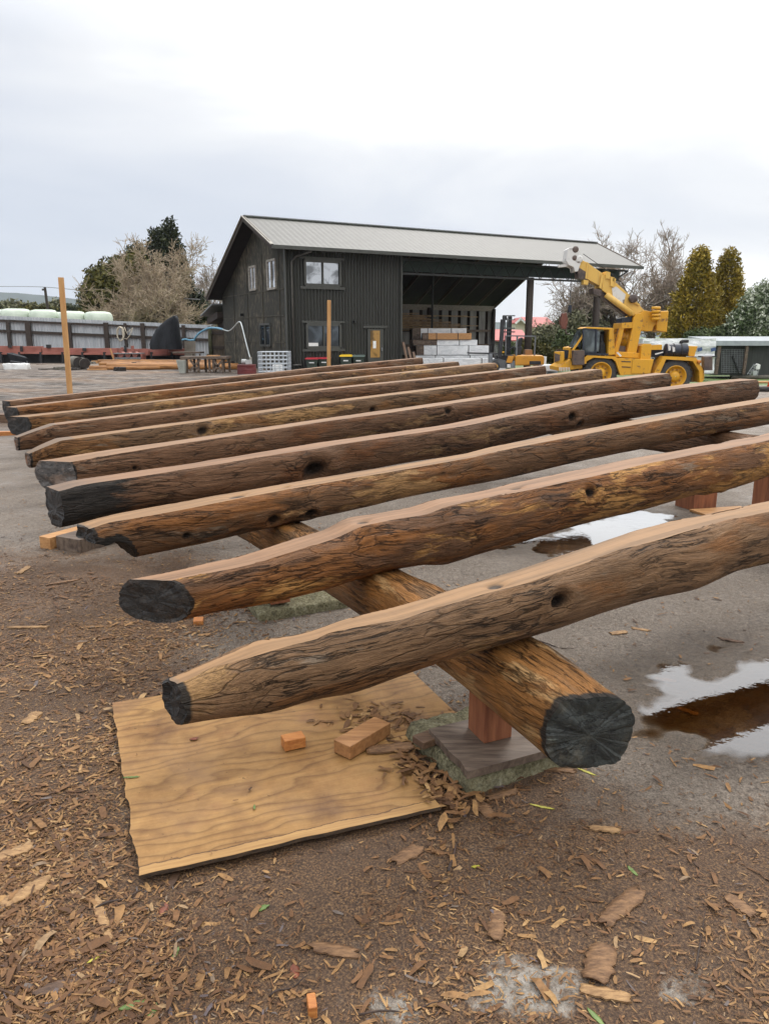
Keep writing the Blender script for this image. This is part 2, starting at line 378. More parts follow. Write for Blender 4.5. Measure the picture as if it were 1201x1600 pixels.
    dp = attr(t, 'damp'); c = mixc(t, mth(t, 'MULTIPLY', dp, .62), c, mixc(t, 1., c, (.38, .33, .27), 'MULTIPLY'))
    lk(t, c, b.inputs['Base Color'])
    wr = mth(t, 'SUBTRACT', mth(t, 'ADD', n1, mth(t, 'MULTIPLY', n2, .35)), mth(t, 'MULTIPLY', dp, .12))
    lk(t, ramp(t, wr, [(.50, .30), (.72, .78)]), b.inputs['Roughness'])
    b.inputs['Specular IOR Level'].default_value = .3
    h = mth(t, 'ADD', mth(t, 'MULTIPLY', n2, .7), mth(t, 'MULTIPLY', n3, .45))
    h = mth(t, 'ADD', h, mth(t, 'MULTIPLY', mth(t, 'MULTIPLY', m1, attr(t, 'mud')), 6.))
    lk(t, bump(t, h, .9, .018), b.inputs['Normal'])
    me.materials.append(m)
    o = bpy.data.objects.new('ground', me); COL.objects.link(o); o['kind'] = 'structure'
build_ground()
def water_mat():
    m = bpy.data.materials.new('puddle_water'); m.use_nodes = True; t = m.node_tree; t.nodes.clear()
    c = nn(t, 'ShaderNodeTexCoord').outputs['Object']
    fr = nn(t, 'ShaderNodeFresnel', i_IOR=1.36); g = nn(t, 'ShaderNodeBsdfGlossy', i_Roughness=.01); tr = nn(t, 'ShaderNodeBsdfTransparent')
    lk(t, ramp(t, attr(t, 'depth'), [(.0, (.95, .92, .88)), (.016, (.55, .36, .16))]), tr.inputs[0])
    lk(t, bump(t, noise(t, c, 14, 3, .6), .05, .01), g.inputs['Normal'])
    mx = nn(t, 'ShaderNodeMixShader'); o = nn(t, 'ShaderNodeOutputMaterial')
    fm = mth(t, 'MULTIPLY', mth(t, 'MULTIPLY', fr.outputs[0], 3.6, True), ramp(t, attr(t, 'depth'), [(.0, .05), (.010, 1.)]))
    lk(t, fm, mx.inputs[0]); lk(t, tr.outputs[0], mx.inputs[1]); lk(t, g.outputs[0], mx.inputs[2]); lk(t, mx.outputs[0], o.inputs[0])
    return m
WATER = water_mat()
for kp, P in enumerate(PUD):
    B = PBB[kp]; st = .022; nx_, ny_ = int((B[1] - B[0]) / st), int((B[3] - B[2]) / st); zw = -.0115 - .0015 * kp; V = []; dp_ = []; idx = {}
    for i in range(nx_ + 1):
        for j in range(ny_ + 1):
            x, y = B[0] + i * st, B[2] + j * st
            if pdist(x, y, P) > -.12: idx[(i, j)] = len(V); V.append((x, y, zw)); dp_.append(zw - gh(x, y))
    b = MB(); b.v = V; b.f = [(idx[(i, j)], idx[(i + 1, j)], idx[(i + 1, j + 1)], idx[(i, j + 1)]) for (i, j) in idx if (i + 1, j) in idx and (i + 1, j + 1) in idx and (i, j + 1) in idx]
    o = b.build('puddle', WATER); o['kind'] = 'structure'; o.data.attributes.new('depth', 'FLOAT', 'POINT').data.foreach_set('value', dp_)
# ---------------------------------------------------------------- logs
DX, DY, SL = .8536, .5209, .0705
D2 = Vector((DX, DY, 0)); AW = Vector((-DY, DX, 0)); YAW = math.atan2(DY, DX)
def interp(pts, u):
    if u <= pts[0][0]: return pts[0][1]
    for (a, b), (c, d) in zip(pts, pts[1:]):
        if u <= c: return b + (d - b) * ((u - a) / (c - a + 1e-9))
    (a, b), (c, d) = pts[-2], pts[-1]
    return d + SL * (u - c)
def smooth_fn(pts):
    def f(u): return sum(interp(pts, u + k * .035) * w for k, w in ((-2, .1), (-1, .25), (0, .3), (1, .25), (2, .1)))
    return f
def vplane(px, py, A):      # ray with the vertical plane through A along D2 -> (u, z)
    w = ray(px, py); n = AW
    t = (Vector((A.x, A.y, 0)).dot(n)) / Vector((w.x, w.y, 0)).dot(n)
    p = Vector((0, 0, EYE)) + w * t
    return (Vector((p.x, p.y, 0)) - Vector((A.x, A.y, 0))).dot(D2), p.z
def log_shape(root, L, zt, zb, c0, mat, tmat, nmat, fmat, kcut=0., char=None, knots=(), topknots=(), notch=None, nu=300, nth=56, seed=0, rough=1., zoff=0., charz=0., fcut=.0, ntop=8, tchar=0., sqn=2.3):
    NT = ntop; sv, sa, sk, tv, ta, tk = [], [], [], [], [], []
    first = []; last = []
    for i in range(nu + 1):
        q = i / nu; u = L * q
        zt_, zb_ = zt(u), zb(u); H = max(.03, zt_ - zb_)
        c = min(.97, max(.3, c0 + .07 * nz(u * 1.7, seed * 3.1, 4) + .05 * nz(u * 5, seed * 3.1, 9)))
        r = H / (1 + c); zc = zb_ + r
        if notch: zc, r = interp(notch['zc'], u), interp(notch['r'], u)
        cut = zt_ - zc
        lat = .015 * nz(u * .8, seed, 1) * rough
        def rad(th):
            cs, sn = cos(th), sin(th)
            q = ((abs(cs) ** sqn + abs(sn) ** sqn) ** (-1 / sqn)) *  (1 + rough * (.05 * nz(u * 1.1, cs * 1.1 + seed * 5, sn * 1.1) + .028 * nz(u * 3, cs * 2.2 + seed * 5, sn * 2.2 + 3) + .016 * nz(u * 3.5, cs * 7 + seed * 5, sn * 7 + 6)
                             - .028 * max(0, 1 - abs(nz(u * 1.3, cs * 4.5 + seed, sn * 4.5 + 9)) * 9)))
            rr = r * q; kk = 0.
            for ku, kt, kr, dep in knots:
                if abs(u - ku) < kr * 4:
                    dth = (th - kt + pi) % (2 * pi) - pi
                    d2 = ((u - ku) / (kr * 1.25)) ** 2 + (dth * r / kr) ** 2
                    if d2 < 14:
                        rr += .35 * kr * exp(-((sqrt(d2) - 1.5) ** 2) * 1.6) - dep * exp(-d2 * 1.1); kk = max(kk, exp(-d2 * .75))
            return rr, kk
        t1 = .8; t2 = pi - .8
        for _ in range(5):
            t1 = math.asin(max(-.985, min(.985, cut / rad(t1)[0]))); t2 = pi - math.asin(max(-.985, min(.985, cut / rad(t2)[0])))
        def put(y, w, V, A, K, kk):
            ue = kcut * (r - y) * (1 + .10 * nz(y * 9, w * 9, seed)) + charz * (cut - w)
            uf = -fcut * (y + r)
            x = u + ue * max(0., 1 - u / (.45 + 2 * abs(kcut) * r + .3)) + uf * max(0., 1 - (L - u) / .9)
            if i in (0, nu): x += .009 * nz(y * 20, w * 20, seed + i) + .006 * nz(y * 60, w * 60, seed + i)
            V.append((x, y + lat, zc + w + zoff)); K.append(kk)
            cv = 0.
            if char: cv = max(0., 1 - (u / char)) ** .8 if char > 0 else 0.
            A.append(cv)
        ring = []
        for k in range(nth + 1):
            th = lerp(t2, t1 + 2 * pi, k / nth); rr, kk = rad(th)
            y, w = cos(th) * rr, sin(th) * rr; ncl = 0
            if notch:
                wm = interp(notch['clip'], u) - zc + .012 * nz(u * 14, y * 14, 5)
                if u < notch['len'] + .05 and w < wm + .035: ncl = 1
                if w < wm and u < notch['len']: w = wm; ncl = 1
            put(y, w, sv, sa, sk, kk)
            if ncl: sa[-1] = 1.
        y1, y2 = cos(t1) * rad(t1)[0], cos(t2) * rad(t2)[0]
        for k in range(NT + 1):
            y = lerp(y1, y2, k / NT); kk = 0
            for ku, ky, kr in topknots:
                d2 = ((u - ku) / (kr * 1.6)) ** 2 + ((y - ky) / kr) ** 2; kk = max(kk, exp(-d2 * .7))
            put(y, cut - .02 * kk - .0015 * abs(nz(u * 30, y * 20, seed)), tv, ta, tk, kk)
            if tchar and u < tchar: ta[-1] = max(ta[-1], 1.)
    def mesh(name, V, A, K, w, m):
        me = bpy.data.meshes.new(name); n = w + 1
        f = [(i * n + k, (i + 1) * n + k, (i + 1) * n + k + 1, i * n + k + 1) for i in range(nu) for k in range(w)]
        me.from_pydata(V, [], f)
        me.attributes.new('char', 'FLOAT', 'POINT').data.foreach_set('value', A)
        me.attributes.new('knot', 'FLOAT', 'POINT').data.foreach_set('value', K)
        me.polygons.foreach_set('use_smooth', [True] * len(f)); me.materials.append(m)
        o = bpy.data.objects.new(name, me); COL.objects.link(o); o.parent = root; return o
    mesh('rounded_side', sv, sa, sk, nth, mat)
    mesh('sawn_top', tv, ta, tk, NT, tmat)
    for row, m, nm in ((0, nmat, 'cut_end'), (nu, fmat, 'cut_end')):
        loop = [Vector(sv[row * (nth + 1) + k]) for k in range(nth + 1)] + [Vector(tv[row * (NT + 1) + k]) for k in range(1, NT)]
        cen = sum(loop, Vector()) / len(loop); V = []; n = len(loop); fr = [1., .85, .6, .3]
        for s_ in fr: V += [tuple(cen + (p - cen) * s_ + Vector((.018 * nz(p.y * 12 * s_, p.z * 12 * s_, seed + 3) * (1 if s_ < 1 else 0), 0, 0))) for p in loop]
        V.append(tuple(cen)); f = [(a * n + k, a * n + (k + 1) % n, (a + 1) * n + (k + 1) % n, (a + 1) * n + k) for a in range(3) for k in range(n)]
        f += [(3 * n + k, 3 * n + (k + 1) % n, 4 * n) for k in range(n)]
        me = bpy.data.meshes.new(nm); me.from_pydata(V, [], f); me.materials.append(m)
        o = bpy.data.objects.new(nm, me); COL.objects.link(o); o.parent = root
LOGS = [
 dict(T=[(255, 1057), (333, 1023), (400, 998), (467, 988), (533, 965), (600, 953), (673, 932), (733, 913), (800, 895), (867, 873), (933, 850), (1033, 822), (1110, 802), (1201, 783)],
      B=[(266, 1139), (333, 1127), (413, 1117), (483, 1093), (533, 1085), (600, 1061), (700, 1030), (800, 1002), (850, 988), (933, 957), (993, 938), (1067, 922), (1133, 893), (1201, 878)],
      c=.93, L=6.9, mat=0, top=0, ends=(CHAR, BEND), k=.15, seed=1, knots=[(872, 937, .030, .05)], tk=[(773, 909, .022)], nu=620, nth=84,
      lab='nearest log, tan and cracked with a round knot hole, its end over the plywood'),
 dict(T=[(183, 905), (250, 892), (357, 870), (433, 847), (510, 825), (527, 812), (580, 803), (647, 792), (660, 782), (713, 773), (800, 755), (900, 735), (983, 717), (1100, 695), (1201, 676)],
      B=[(205, 985), (283, 967), (383, 950), (483, 927), (550, 907), (600, 892), (667, 880), (683, 885), (717, 872), (800, 848), (883, 825), (1000, 797), (1067, 777), (1133, 765), (1201, 743)],
      c=.88, L=6.8, mat=1, top=1, ends=(CHAR, BEND), k=1.2, seed=2, knots=[(915, 768, .03, .03), (1123, 771, .035, .03)], tk=[(565, 814, .022), (805, 772, .02)], nu=560, nth=76,
      lab='second nearest log, with peeling orange and yellow patches and a slanted charred end'),
 dict(T=[(118, 820), (135, 811), (217, 796), (300, 781), (350, 772), (440, 756), (533, 740), (597, 730), (727, 708), (767, 698), (900, 673), (967, 660), (1067, 642), (1201, 620)],
      B=[(118, 885), (213, 870), (317, 850), (433, 823), (550, 798), (633, 777), (767, 752), (900, 723), (1067, 688), (1201, 663)],
      c=.80, L=6.7, mat=2, top=0, ends=(CHAR, BEND), k=.25, seed=3, knots=[(283, 838, .022, .02), (427, 812, .03, .025), (485, 803, .03, .025)], tk=[(370, 776, .03), (447, 762, .012)], nu=440, nth=66, notch=1,
      lab='third nearest log, its end scooped out black underneath with a thin overhanging lip'),
 dict(T=[(71, 762), (105, 752), (300, 724), (500, 692), (700, 663), (908, 621), (1117, 595), (1154, 592)], B=[(80, 815), (112, 817)], H=.235,
      c=.74, mat=3, top=1, ends=(CHAR, BEND), k=.2, seed=4, far=(1156, 594), char=.75, knots=[(490, 735, .075, .06), (890, 650, .035, .035), (903, 661, .03, .02)], nu=380, nth=60,
      lab='fourth nearest log, dark brown with a blackened square end and a big dark knot'),
 dict(T=[(54, 721), (150, 706), (300, 685), (500, 655), (700, 627), (867, 602), (1021, 583)], B=[(66, 771)], H=.225,
      c=.76, mat=3, top=2, ends=(GEND, BEND), k=.95, seed=5, far=(1024, 584), knots=[(185, 733, .022, .02), (697, 642, .03, .03)], nu=320, nth=52,
      lab='fifth nearest log, brown with a slanted grey cracked end and one small round knot'),
 dict(T=[(37, 707), (60, 696), (86, 685), (200, 670), (300, 657), (500, 628), (700, 603), (918, 577)], B=[(49, 725)], H=.215,
      c=.76, mat=4, top=0, ends=(BEND, BEND), k=.15, seed=6, far=(922, 579), chamfer=1, knots=[(315, 673, .045, .03), (580, 640, .03, .02)], nu=280, nth=48,
      lab='sixth nearest log, tan, with a pointed end sliced short from the top'),
 dict(T=[(20, 682), (50, 671), (77, 662), (200, 647), (300, 635), (500, 607), (700, 587), (833, 572)], B=[(22, 700)], H=.215,
      c=.76, mat=3, top=2, ends=(BEND, BEND), k=.1, seed=7, far=(838, 574), chamfer=1, nu=260, nth=44,
      lab='seventh nearest log, grey brown, with a long silvery sloping cut at its pointed end'),
 dict(T=[(11, 651), (150, 637), (300, 619), (500, 595), (700, 573), (762, 567)], B=[(19, 681)], H=.21,
      c=.76, mat=4, top=0, ends=(CHAR, BEND), k=.85, seed=8, far=(764, 569), nu=240, nth=40,
      lab='third farthest log, yellow brown with a slanted jet black end'),
 dict(T=[(6, 636), (150, 620), (300, 604), (500, 582), (705, 565)], B=[(10, 655)], H=.20,
      c=.78, mat=2, top=2, ends=(CHAR, BEND), k=.6, seed=9, far=(707, 567), nu=220, nth=36,
      lab='second farthest log, rusty brown with a dark grey end, just before the last one'),
 dict(T=[(3, 626), (100, 616), (250, 600), (500, 573), (648, 559)], B=[(5, 645)], H=.19,
      c=.78, mat=3, top=1, ends=(CHAR, BEND), k=.3, seed=10, far=(651, 561), nu=220, nth=36,
      lab='farthest log of the row, thin and dark brown, beneath the shed windows'),
]
w1 = ray(255, 1048); U1 = (.70 - EYE) / w1.z * w1.dot(D2)
BOT = []
for i, g in enumerate(LOGS):
    xs = [p[0] for p in g['T']]; ys = [p[1] for p in g['T']]
    s0 = 2 if g.get('chamfer') or i == 0 else 0
    xs_, ys_ = xs[s0:], ys[s0:]; n = len(xs_); mx_, my_ = sum(xs_) / n, sum(ys_) / n
    sl_ = sum((a - mx_) * (b - my_) for a, b in zip(xs_, ys_)) / sum((a - mx_) ** 2 for a in xs_)
    w = ray(xs[0], my_ + sl_ * (xs[0] - mx_))
    t = (.70 - EYE - SL * U1) / (w.z - SL * w.dot(D2))
    Pn = Vector((0, 0, EYE)) + w * t
    hw = .08 if i else .05
    A = Vector((Pn.x, Pn.y, 0)) - AW * hw
    Bk = A + AW * hw; Fr = A - AW * .03
    T = [vplane(px, py, Bk) for px, py in g['T']]
    if 'far' in g: L = vplane(*g['far'], Bk)[0]
    else: L = g['L']
    u0 = T[0][0]; 
    if 'H' in g:
        b0 = [vplane(px, py, Fr) for px, py in g['B']]
        zt_line = lambda u, T=T, s0=s0: interp(T[s0:], u) if u > T[s0][0] else T[s0][1] - SL * (T[s0][0] - u)
        B = [(u, zt_line(u) - g['H'] - .012 * nz(u * .7, i * 3.3)) for u in [k * .25 for k in range(40)]]
    else: B = [vplane(px, py, Fr) for px, py in g['B']]
    zt, zb = smooth_fn(T), smooth_fn(B)
    if g.get('chamfer'): zt = lambda u, T=T: interp(T, u)
    root = thing('log', g['lab'], 'log', (A.x, A.y, 0), 'long flat topped logs lying side by side', YAW)
    def kn(lst, A=A, zt=zt, zb=zb, g=g):
        o = []
        for px, py, kr, dep in lst:
            u, z = vplane(px, py, A - AW * .10); r = (zt(u) - zb(u)) / (1 + g['c']); zc = zb(u) + r
            s_ = max(-1, min(1, (z - zc) / r)); o.append((u, pi - math.asin(s_), kr, dep))
        return o
    tks = []
    for px, py, kr in g.get('tk', []):
        u, z = vplane(px, py, A); tks.append((u, 0., kr))
    notch = None
    if g.get('notch'):
        rr = lambda u: (zt(u) - zb(u)) / (1 + g['c'])
        pts = [k * .2 for k in range(40)]
        notch = dict(zc=[(u, zb(u) + rr(u)) for u in pts], r=[(u, rr(u)) for u in pts], len=.24,
                     clip=[(0, zt(0) - .07), (.05, zt(0) - .085), (.10, zt(.1) - .085), (.14, zt(.14) - .11), (.18, zt(.2) - .155), (.215, zt(.2) - .21), (.24, zb(.24) - .05)])
    log_shape(root, L, zt, zb, g['c'], LM[g['mat']], TOP[g['top']], g['ends'][0], g['ends'][1], kcut=g['k'], char=g.get('char', .035), knots=kn(g.get('knots', [])), topknots=tks,
              notch=notch, nu=g['nu'], nth=g['nth'], seed=g['seed'], tchar=(.38 if g.get('chamfer') else 0), ntop=14 if g.get('tk') else 6)
    BOT.append((A, zb, L, T, zt))
print('logs', [(round(a.x, 2), round(a.y, 2), round(l, 2)) for a, _, l, _, _ in BOT])
# two cross logs that carry the row
SUPY = YAW + pi / 2
def cross_log(P0, s_near, L, rad_, label, near, far_, mat, seed, kcut, knots=(), nmat=GRNEND):
    # P0: a plan point on the axis; s measured along AW from P0; the near end lies at s_near
    tops = []
    for A, zb, l, T, zt in BOT:
        s = (Vector((A.x, A.y, 0)) - P0).dot(AW); u = (P0 - A).dot(D2)
        tops.append((s - s_near, zb(u) + .010))
    tops.sort()
    n = len(tops); mx_ = sum(a for a, b in tops) / n; my_ = sum(b for a, b in tops) / n
    k = sum((a - mx_) * (b - my_) for a, b in tops) / sum((a - mx_) ** 2 for a, b in tops)
    print('cross', [(round(a, 2), round(b, 3)) for a, b in tops], k)
    org = P0 + AW * s_near
    ptsT = [(-.5, tops[0][1] + near)] + [(a, b) for a, b in tops] + [(14, tops[-1][1])]
    zt = lambda u: sum(interp(ptsT, u + d * .22) for d in (-2, -1, 0, 1, 2)) / 5
    zb = lambda u: zt(u) - 1.95 * rad_(u)
    root = thing('cross_log', label, 'log', (org.x, org.y, 0), 'cross logs carrying the row', SUPY)
    log_shape(root, L, zt, zb, .95, mat, mat, nmat, BEND, kcut=kcut, knots=knots, nu=420, nth=72, seed=seed, char=.045, ntop=4, sqn=2.9)
    return zt, zb, org
PS = Vector((.38, 2.66, 0))
zt1, zb1, org1 = cross_log(PS, -.46, 12.0, lambda u: .126 - .022 * sstep(u, .3, 3.2), 'orange brown cross log with a dark painted slanted end, resting on the red post', -.16, 0, LM[5], 11, -.48,
                           knots=[(1.72, pi - .75 , .035, .05)])
PF = PS + D2 * 3.8
zt2, zb2, org2 = cross_log(PF, -.9, 12.0, lambda u: .12, 'dark brown far cross log under the log row, on square posts', .0, 0, LM[3], 12, .2, nmat=BEND)
# ---------------------------------------------------------------- posts, pads, plywood, offcuts
RED = simple('red_timber', (.30, .115, .05), (.17, .055, .025), 3, .6, (10, 10, 1.2), .4, detail=7)
PINE = simple('pine_timber', (.50, .27, .11), (.33, .16, .06), 3, .55, (2, 14, 14), .3, detail=7)
GREYW = simple('grey_plank', (.17, .125, .092), (.06, .04, .03), 3, .6, (2, 16, 6), .4, detail=7)
BROWNW = simple('brown_timber', (.16, .095, .055), (.07, .04, .025), 3, .6, (2, 12, 12), .4, detail=7)
def moss_mat():
    m, t, b, P = base_mat('mossy_concrete')
    n1 = noise(t, P, 14, 7, .7); n2 = noise(t, P, 70, 5, .7)
    c = ramp(t, n1, [(.36, (.045, .038, .016)), (.48, (.15, .13, .06)), (.58, (.27, .25, .15)), (.68, (.42, .40, .30))])
    c = mixc(t, .5, c, ramp(t, n2, [(.38, (.03, .026, .012)), (.62, (.34, .31, .19))]))
    lk(t, c, b.inputs['Base Color']); b.inputs['Roughness'].default_value = .95
    lk(t, bump(t, mth(t, 'ADD', n1, n2), 1., .02), b.inputs['Normal'])
    return m
MOSS = moss_mat()
def rough_slab(c, sx, sy, h, rz, seed, amp=.012, n=26):
    b = MB(); cx, cy, z0 = c; ca, sa = cos(rz), sin(rz); ring = []
    prof = [(1., 0.), (1.01, .35), (1.0, .75), (.975, .95), (.9, 1.), (.6, 1.), (.25, 1.), (0.01, 1.)]
    per = []
    for k in range(4 * n):
        s_, q = divmod(k, n); q = q / n * 2 - 1
        per.append([(q, -1), (1, q), (-q, 1), (-1, -q)][s_])
    for sc, hh in prof:
        for x, y in per:
            X, Y = x * sx / 2 * sc, y * sy / 2 * sc; Z = h * hh
            d = amp * nz(X * 18 + seed, Y * 18, Z * 18) + amp * .6 * nz(X * 50 + seed, Y * 50, Z * 50)
            rr = sqrt(X * X + Y * Y) + 1e-6; X *= 1 + d / max(.08, rr); Y *= 1 + d / max(.08, rr)
            if hh > .5: Z += d * .7
            ring.append((cx + X * ca - Y * sa, cy + X * sa + Y * ca, z0 + Z))
    m = 4 * n
    b.add(ring, [(i * m + k, i * m + (k + 1) % m, (i + 1) * m + (k + 1) % m, (i + 1) * m + k) for i in range(len(prof) - 1) for k in range(m)])
    return b
def block(name, label, c, size, rz, mat, cat='block', group=None, bev=.003, tilt=0., parent=None):
    b = MB(); b.obox(c, (cos(rz), sin(rz), tilt), (-sin(rz), cos(rz), 0), (-tilt * cos(rz), -tilt * sin(rz), 1), size[0] / 2, size[1] / 2, size[2] / 2)
    b2 = MB(); 
    o = b.build(name, mat, parent, bevel=bev)
    # keep the long axis of the grain along the piece
    return tag(o, label, cat, group) if parent is None else o
g0 = gh(.4, 2.75)
pad = rough_slab((.40, 2.75, g0 - .02), .47, .45, .095, R(28), 3).build('concrete_pad', MOSS, smooth=True)
tag(pad, 'mossy concrete pad under the red post nearest the camera', 'pad')
PT = g0 + .075
b = MB(); nxp, nyp = 22, 10; V = []
for side in (0, 1):
    for i in range(nxp + 1):
        for j in range(nyp + 1):
            x = (i / nxp - .5) * .40; y = (j / nyp - .5) * .30
            z = PT + .030 * side + .014 * (1 - cos(y * 14 + .4)) * .5 - .012 * sstep(-y, .08, .15)
            ca, sa = cos(R(25)), sin(R(25)); ex = .012 * nz(y * 9, i * .3, 5) if i in (0, nxp) else 0.
            V.append((.415 + (x + ex) * ca - y * sa, 2.66 + (x + ex) * sa + y * ca, z))
q = (nxp + 1) * (nyp + 1); n_ = nyp + 1; fs = []
for i in range(nxp):
    for j in range(nyp):
        a = i * n_ + j; fs += [(a, a + 1, a + n_ + 1, a + n_), (q + a, q + a + n_, q + a + n_ + 1, q + a + 1)]
for i in range(nxp): 
    for j in (0, nyp): a = i * n_ + j; fs.append((a, a + n_, q + a + n_, q + a))
for j in range(nyp):
    for i in (0, nxp): a = i * n_ + j; fs.append((a, a + 1, q + a + 1, q + a))
b.add(V, fs); tag(b.build('packing_board', GREYW), 'cupped grey board between the mossy pad and the red post', 'board')
def post(c, w, z0, z1, rz, label, mat=RED, group=None):
    b = MB(); b.rbox((c[0], c[1], (z0 + z1) / 2), (w, w, z1 - z0), rz)
    return tag(b.build('post', mat, bevel=.004), label, 'post', group)
s_of = lambda P, org: (Vector((P[0], P[1], 0)) - org).dot(AW)
pc = (.405, 2.70)
post(pc, .122, PT + .03, zb1(s_of(pc, org1)) + .02, R(24), 'short red square post on the grey board and mossy pad')
def axis_pt(P0, s): return P0 + AW * s
for s_, lab in ((1.95, 'mossy concrete pad on the gravel behind the second nearest log'),):
    p = axis_pt(PS, s_); g_ = gh(p.x, p.y)
    pq = gnd(464, 948); tag(rough_slab((pq.x, pq.y, g_ - .02), .56, .30, .075, R(25), 8).build('concrete_pad', MOSS, smooth=True), lab, 'pad')
    post((p.x, p.y), .12, g_ + .07, zb1(s_of(p, org1)) + .02, R(28), 'red post on the far mossy pad, mostly behind the second nearest log')
for k, s_ in enumerate((4.5, 7.2, 9.8)):
    p = axis_pt(PS, s_); g_ = gh(p.x, p.y)
    post((p.x, p.y), .14, g_ - .02, zb1(s_of(p, org1)) + .02, R(28), 'red post under the orange brown cross log, hidden behind the row', RED, 'posts hidden under the log row')
p = axis_pt(PF, 1.34); g_ = gh(p.x, p.y)
post((p.x, p.y), .13, g_ - .01, zb2(s_of(p, org2)) + .02, R(20), 'square brown post at the right edge, seen between the two nearest logs', RED)
p = gnd(1094, 797); block('timber_block', 'squat brown timber block beside the puddle, just below the second nearest log', (p.x, p.y + .14, p.z + .09), (.26, .26, .19), R(18), RED, 'wood block')
for k, s_ in enumerate((5.2, 8., 10.5)):
    p = axis_pt(PF, s_); g_ = gh(p.x, p.y)
    post((p.x, p.y), .14, g_ - .02, zb2(s_of(p, org2)) + .02, R(28), 'red post under the dark far cross log, hidden behind the row', RED, 'posts hidden under the far cross log')
p = gnd(1120, 800); b = MB(); b.rbox((p.x + .05, p.y - .05, p.z + .012), (.55, .30, .02), R(15)); tag(b.build('board', PINE), 'pale thin board lying flat beside the squat post by the puddle', 'board')
# plywood
def ply_mat():
    m, t, b, P = base_mat('plywood_face')
    Q = mapping(t, P, (1, 1, 1), (0, 0, 0), (0, 0, R(-20)))
    warp = noise(t, mapping(t, Q, (.9, 2.4, 1)), 1.6, 3, .5)
    sx = nn(t, 'ShaderNodeSeparateXYZ'); lk(t, Q, sx.inputs[0])
    wv = mth(t, 'ADD', mth(t, 'MULTIPLY', sx.outputs[1], 5.0), mth(t, 'MULTIPLY', warp, 2.6))
    fr = mth(t, 'FRACT', mth(t, 'MULTIPLY', wv, 3.2))
    fine = noise(t, mapping(t, Q, (3, 90, 1)), 1., 5, .65)
    bl = noise(t, P, 2.2, 5, .6, .4)
    c = ramp(t, fr, [(0., (.17, .082, .026)), (.10, (.33, .19, .070)), (.55, (.385, .215, .076)), (.80, (.29, .16, .056)), (1., (.16, .075, .024))])
    c = mixc(t, .28, c, ramp(t, fine, [(.3, (.22, .12, .045)), (.65, (.42, .265, .115))]))
    c = mixc(t, ramp(t, bl, [(.48, 0.), (.64, .75)]), c, (.175, .095, .05))
    c = mixc(t, ramp(t, noise(t, P, 1.3, 6, .65), [(.5, 0.), (.66, .5)]), c, (.21, .12, .055))
    c = mixc(t, ramp(t, noise(t, P, 3.3, 4, .6), [(.56, 0.), (.7, .35)]), c, (.25, .105, .055))
    sp = noise(t, P, 45, 3, .6); c = mixc(t, ramp(t, sp, [(.68, 0.), (.74, .7)]), c, (.07, .04, .02))
    c = mixc(t, 1., c, ramp(t, noise(t, P, 2.6, 8, .7), [(.35, (.50, .43, .38)), (.58, (.92, .90, .86))]), 'MULTIPLY')
    e = attr(t, 'tone'); c = mixc(t, ramp(t, mth(t, 'ADD', e, mth(t, 'MULTIPLY', mth(t, 'SUBTRACT', noise(t, P, 9, 5, .6), .5), .5)), [(.80, 0.), (.95, .8)]), c, (.20, .115, .05))
    dl = mth(t, 'ADD', attr(t, 'strip'), mth(t, 'MULTIPLY', mth(t, 'SUBTRACT', noise(t, P, 7, 6, .65), .5), .5))
    c = mixc(t, ramp(t, dl, [(.50, 0.), (.54, .85)]), c, ramp(t, fine, [(.3, (.24, .13, .05)), (.65, (.42, .25, .095))]))
    c = mixc(t, ramp(t, dl, [(.47, 0.), (.505, .9), (.53, .9), (.56, 0.)]), c, (.07, .035, .018))
    lk(t, c, b.inputs['Base Color']); lk(t, ramp(t, bl, [(.4, .6), (.7, .38)]), b.inputs['Roughness']); b.inputs['Specular IOR Level'].default_value = .25
    lk(t, bump(t, mth(t, 'ADD', fr, fine), .25, .004), b.inputs['Normal'])
    return m
PLY = ply_mat(); PLYE = simple('plywood_edge', (.075, .045, .025), (.02, .014, .010), 30, .8, (1, 1, 6))
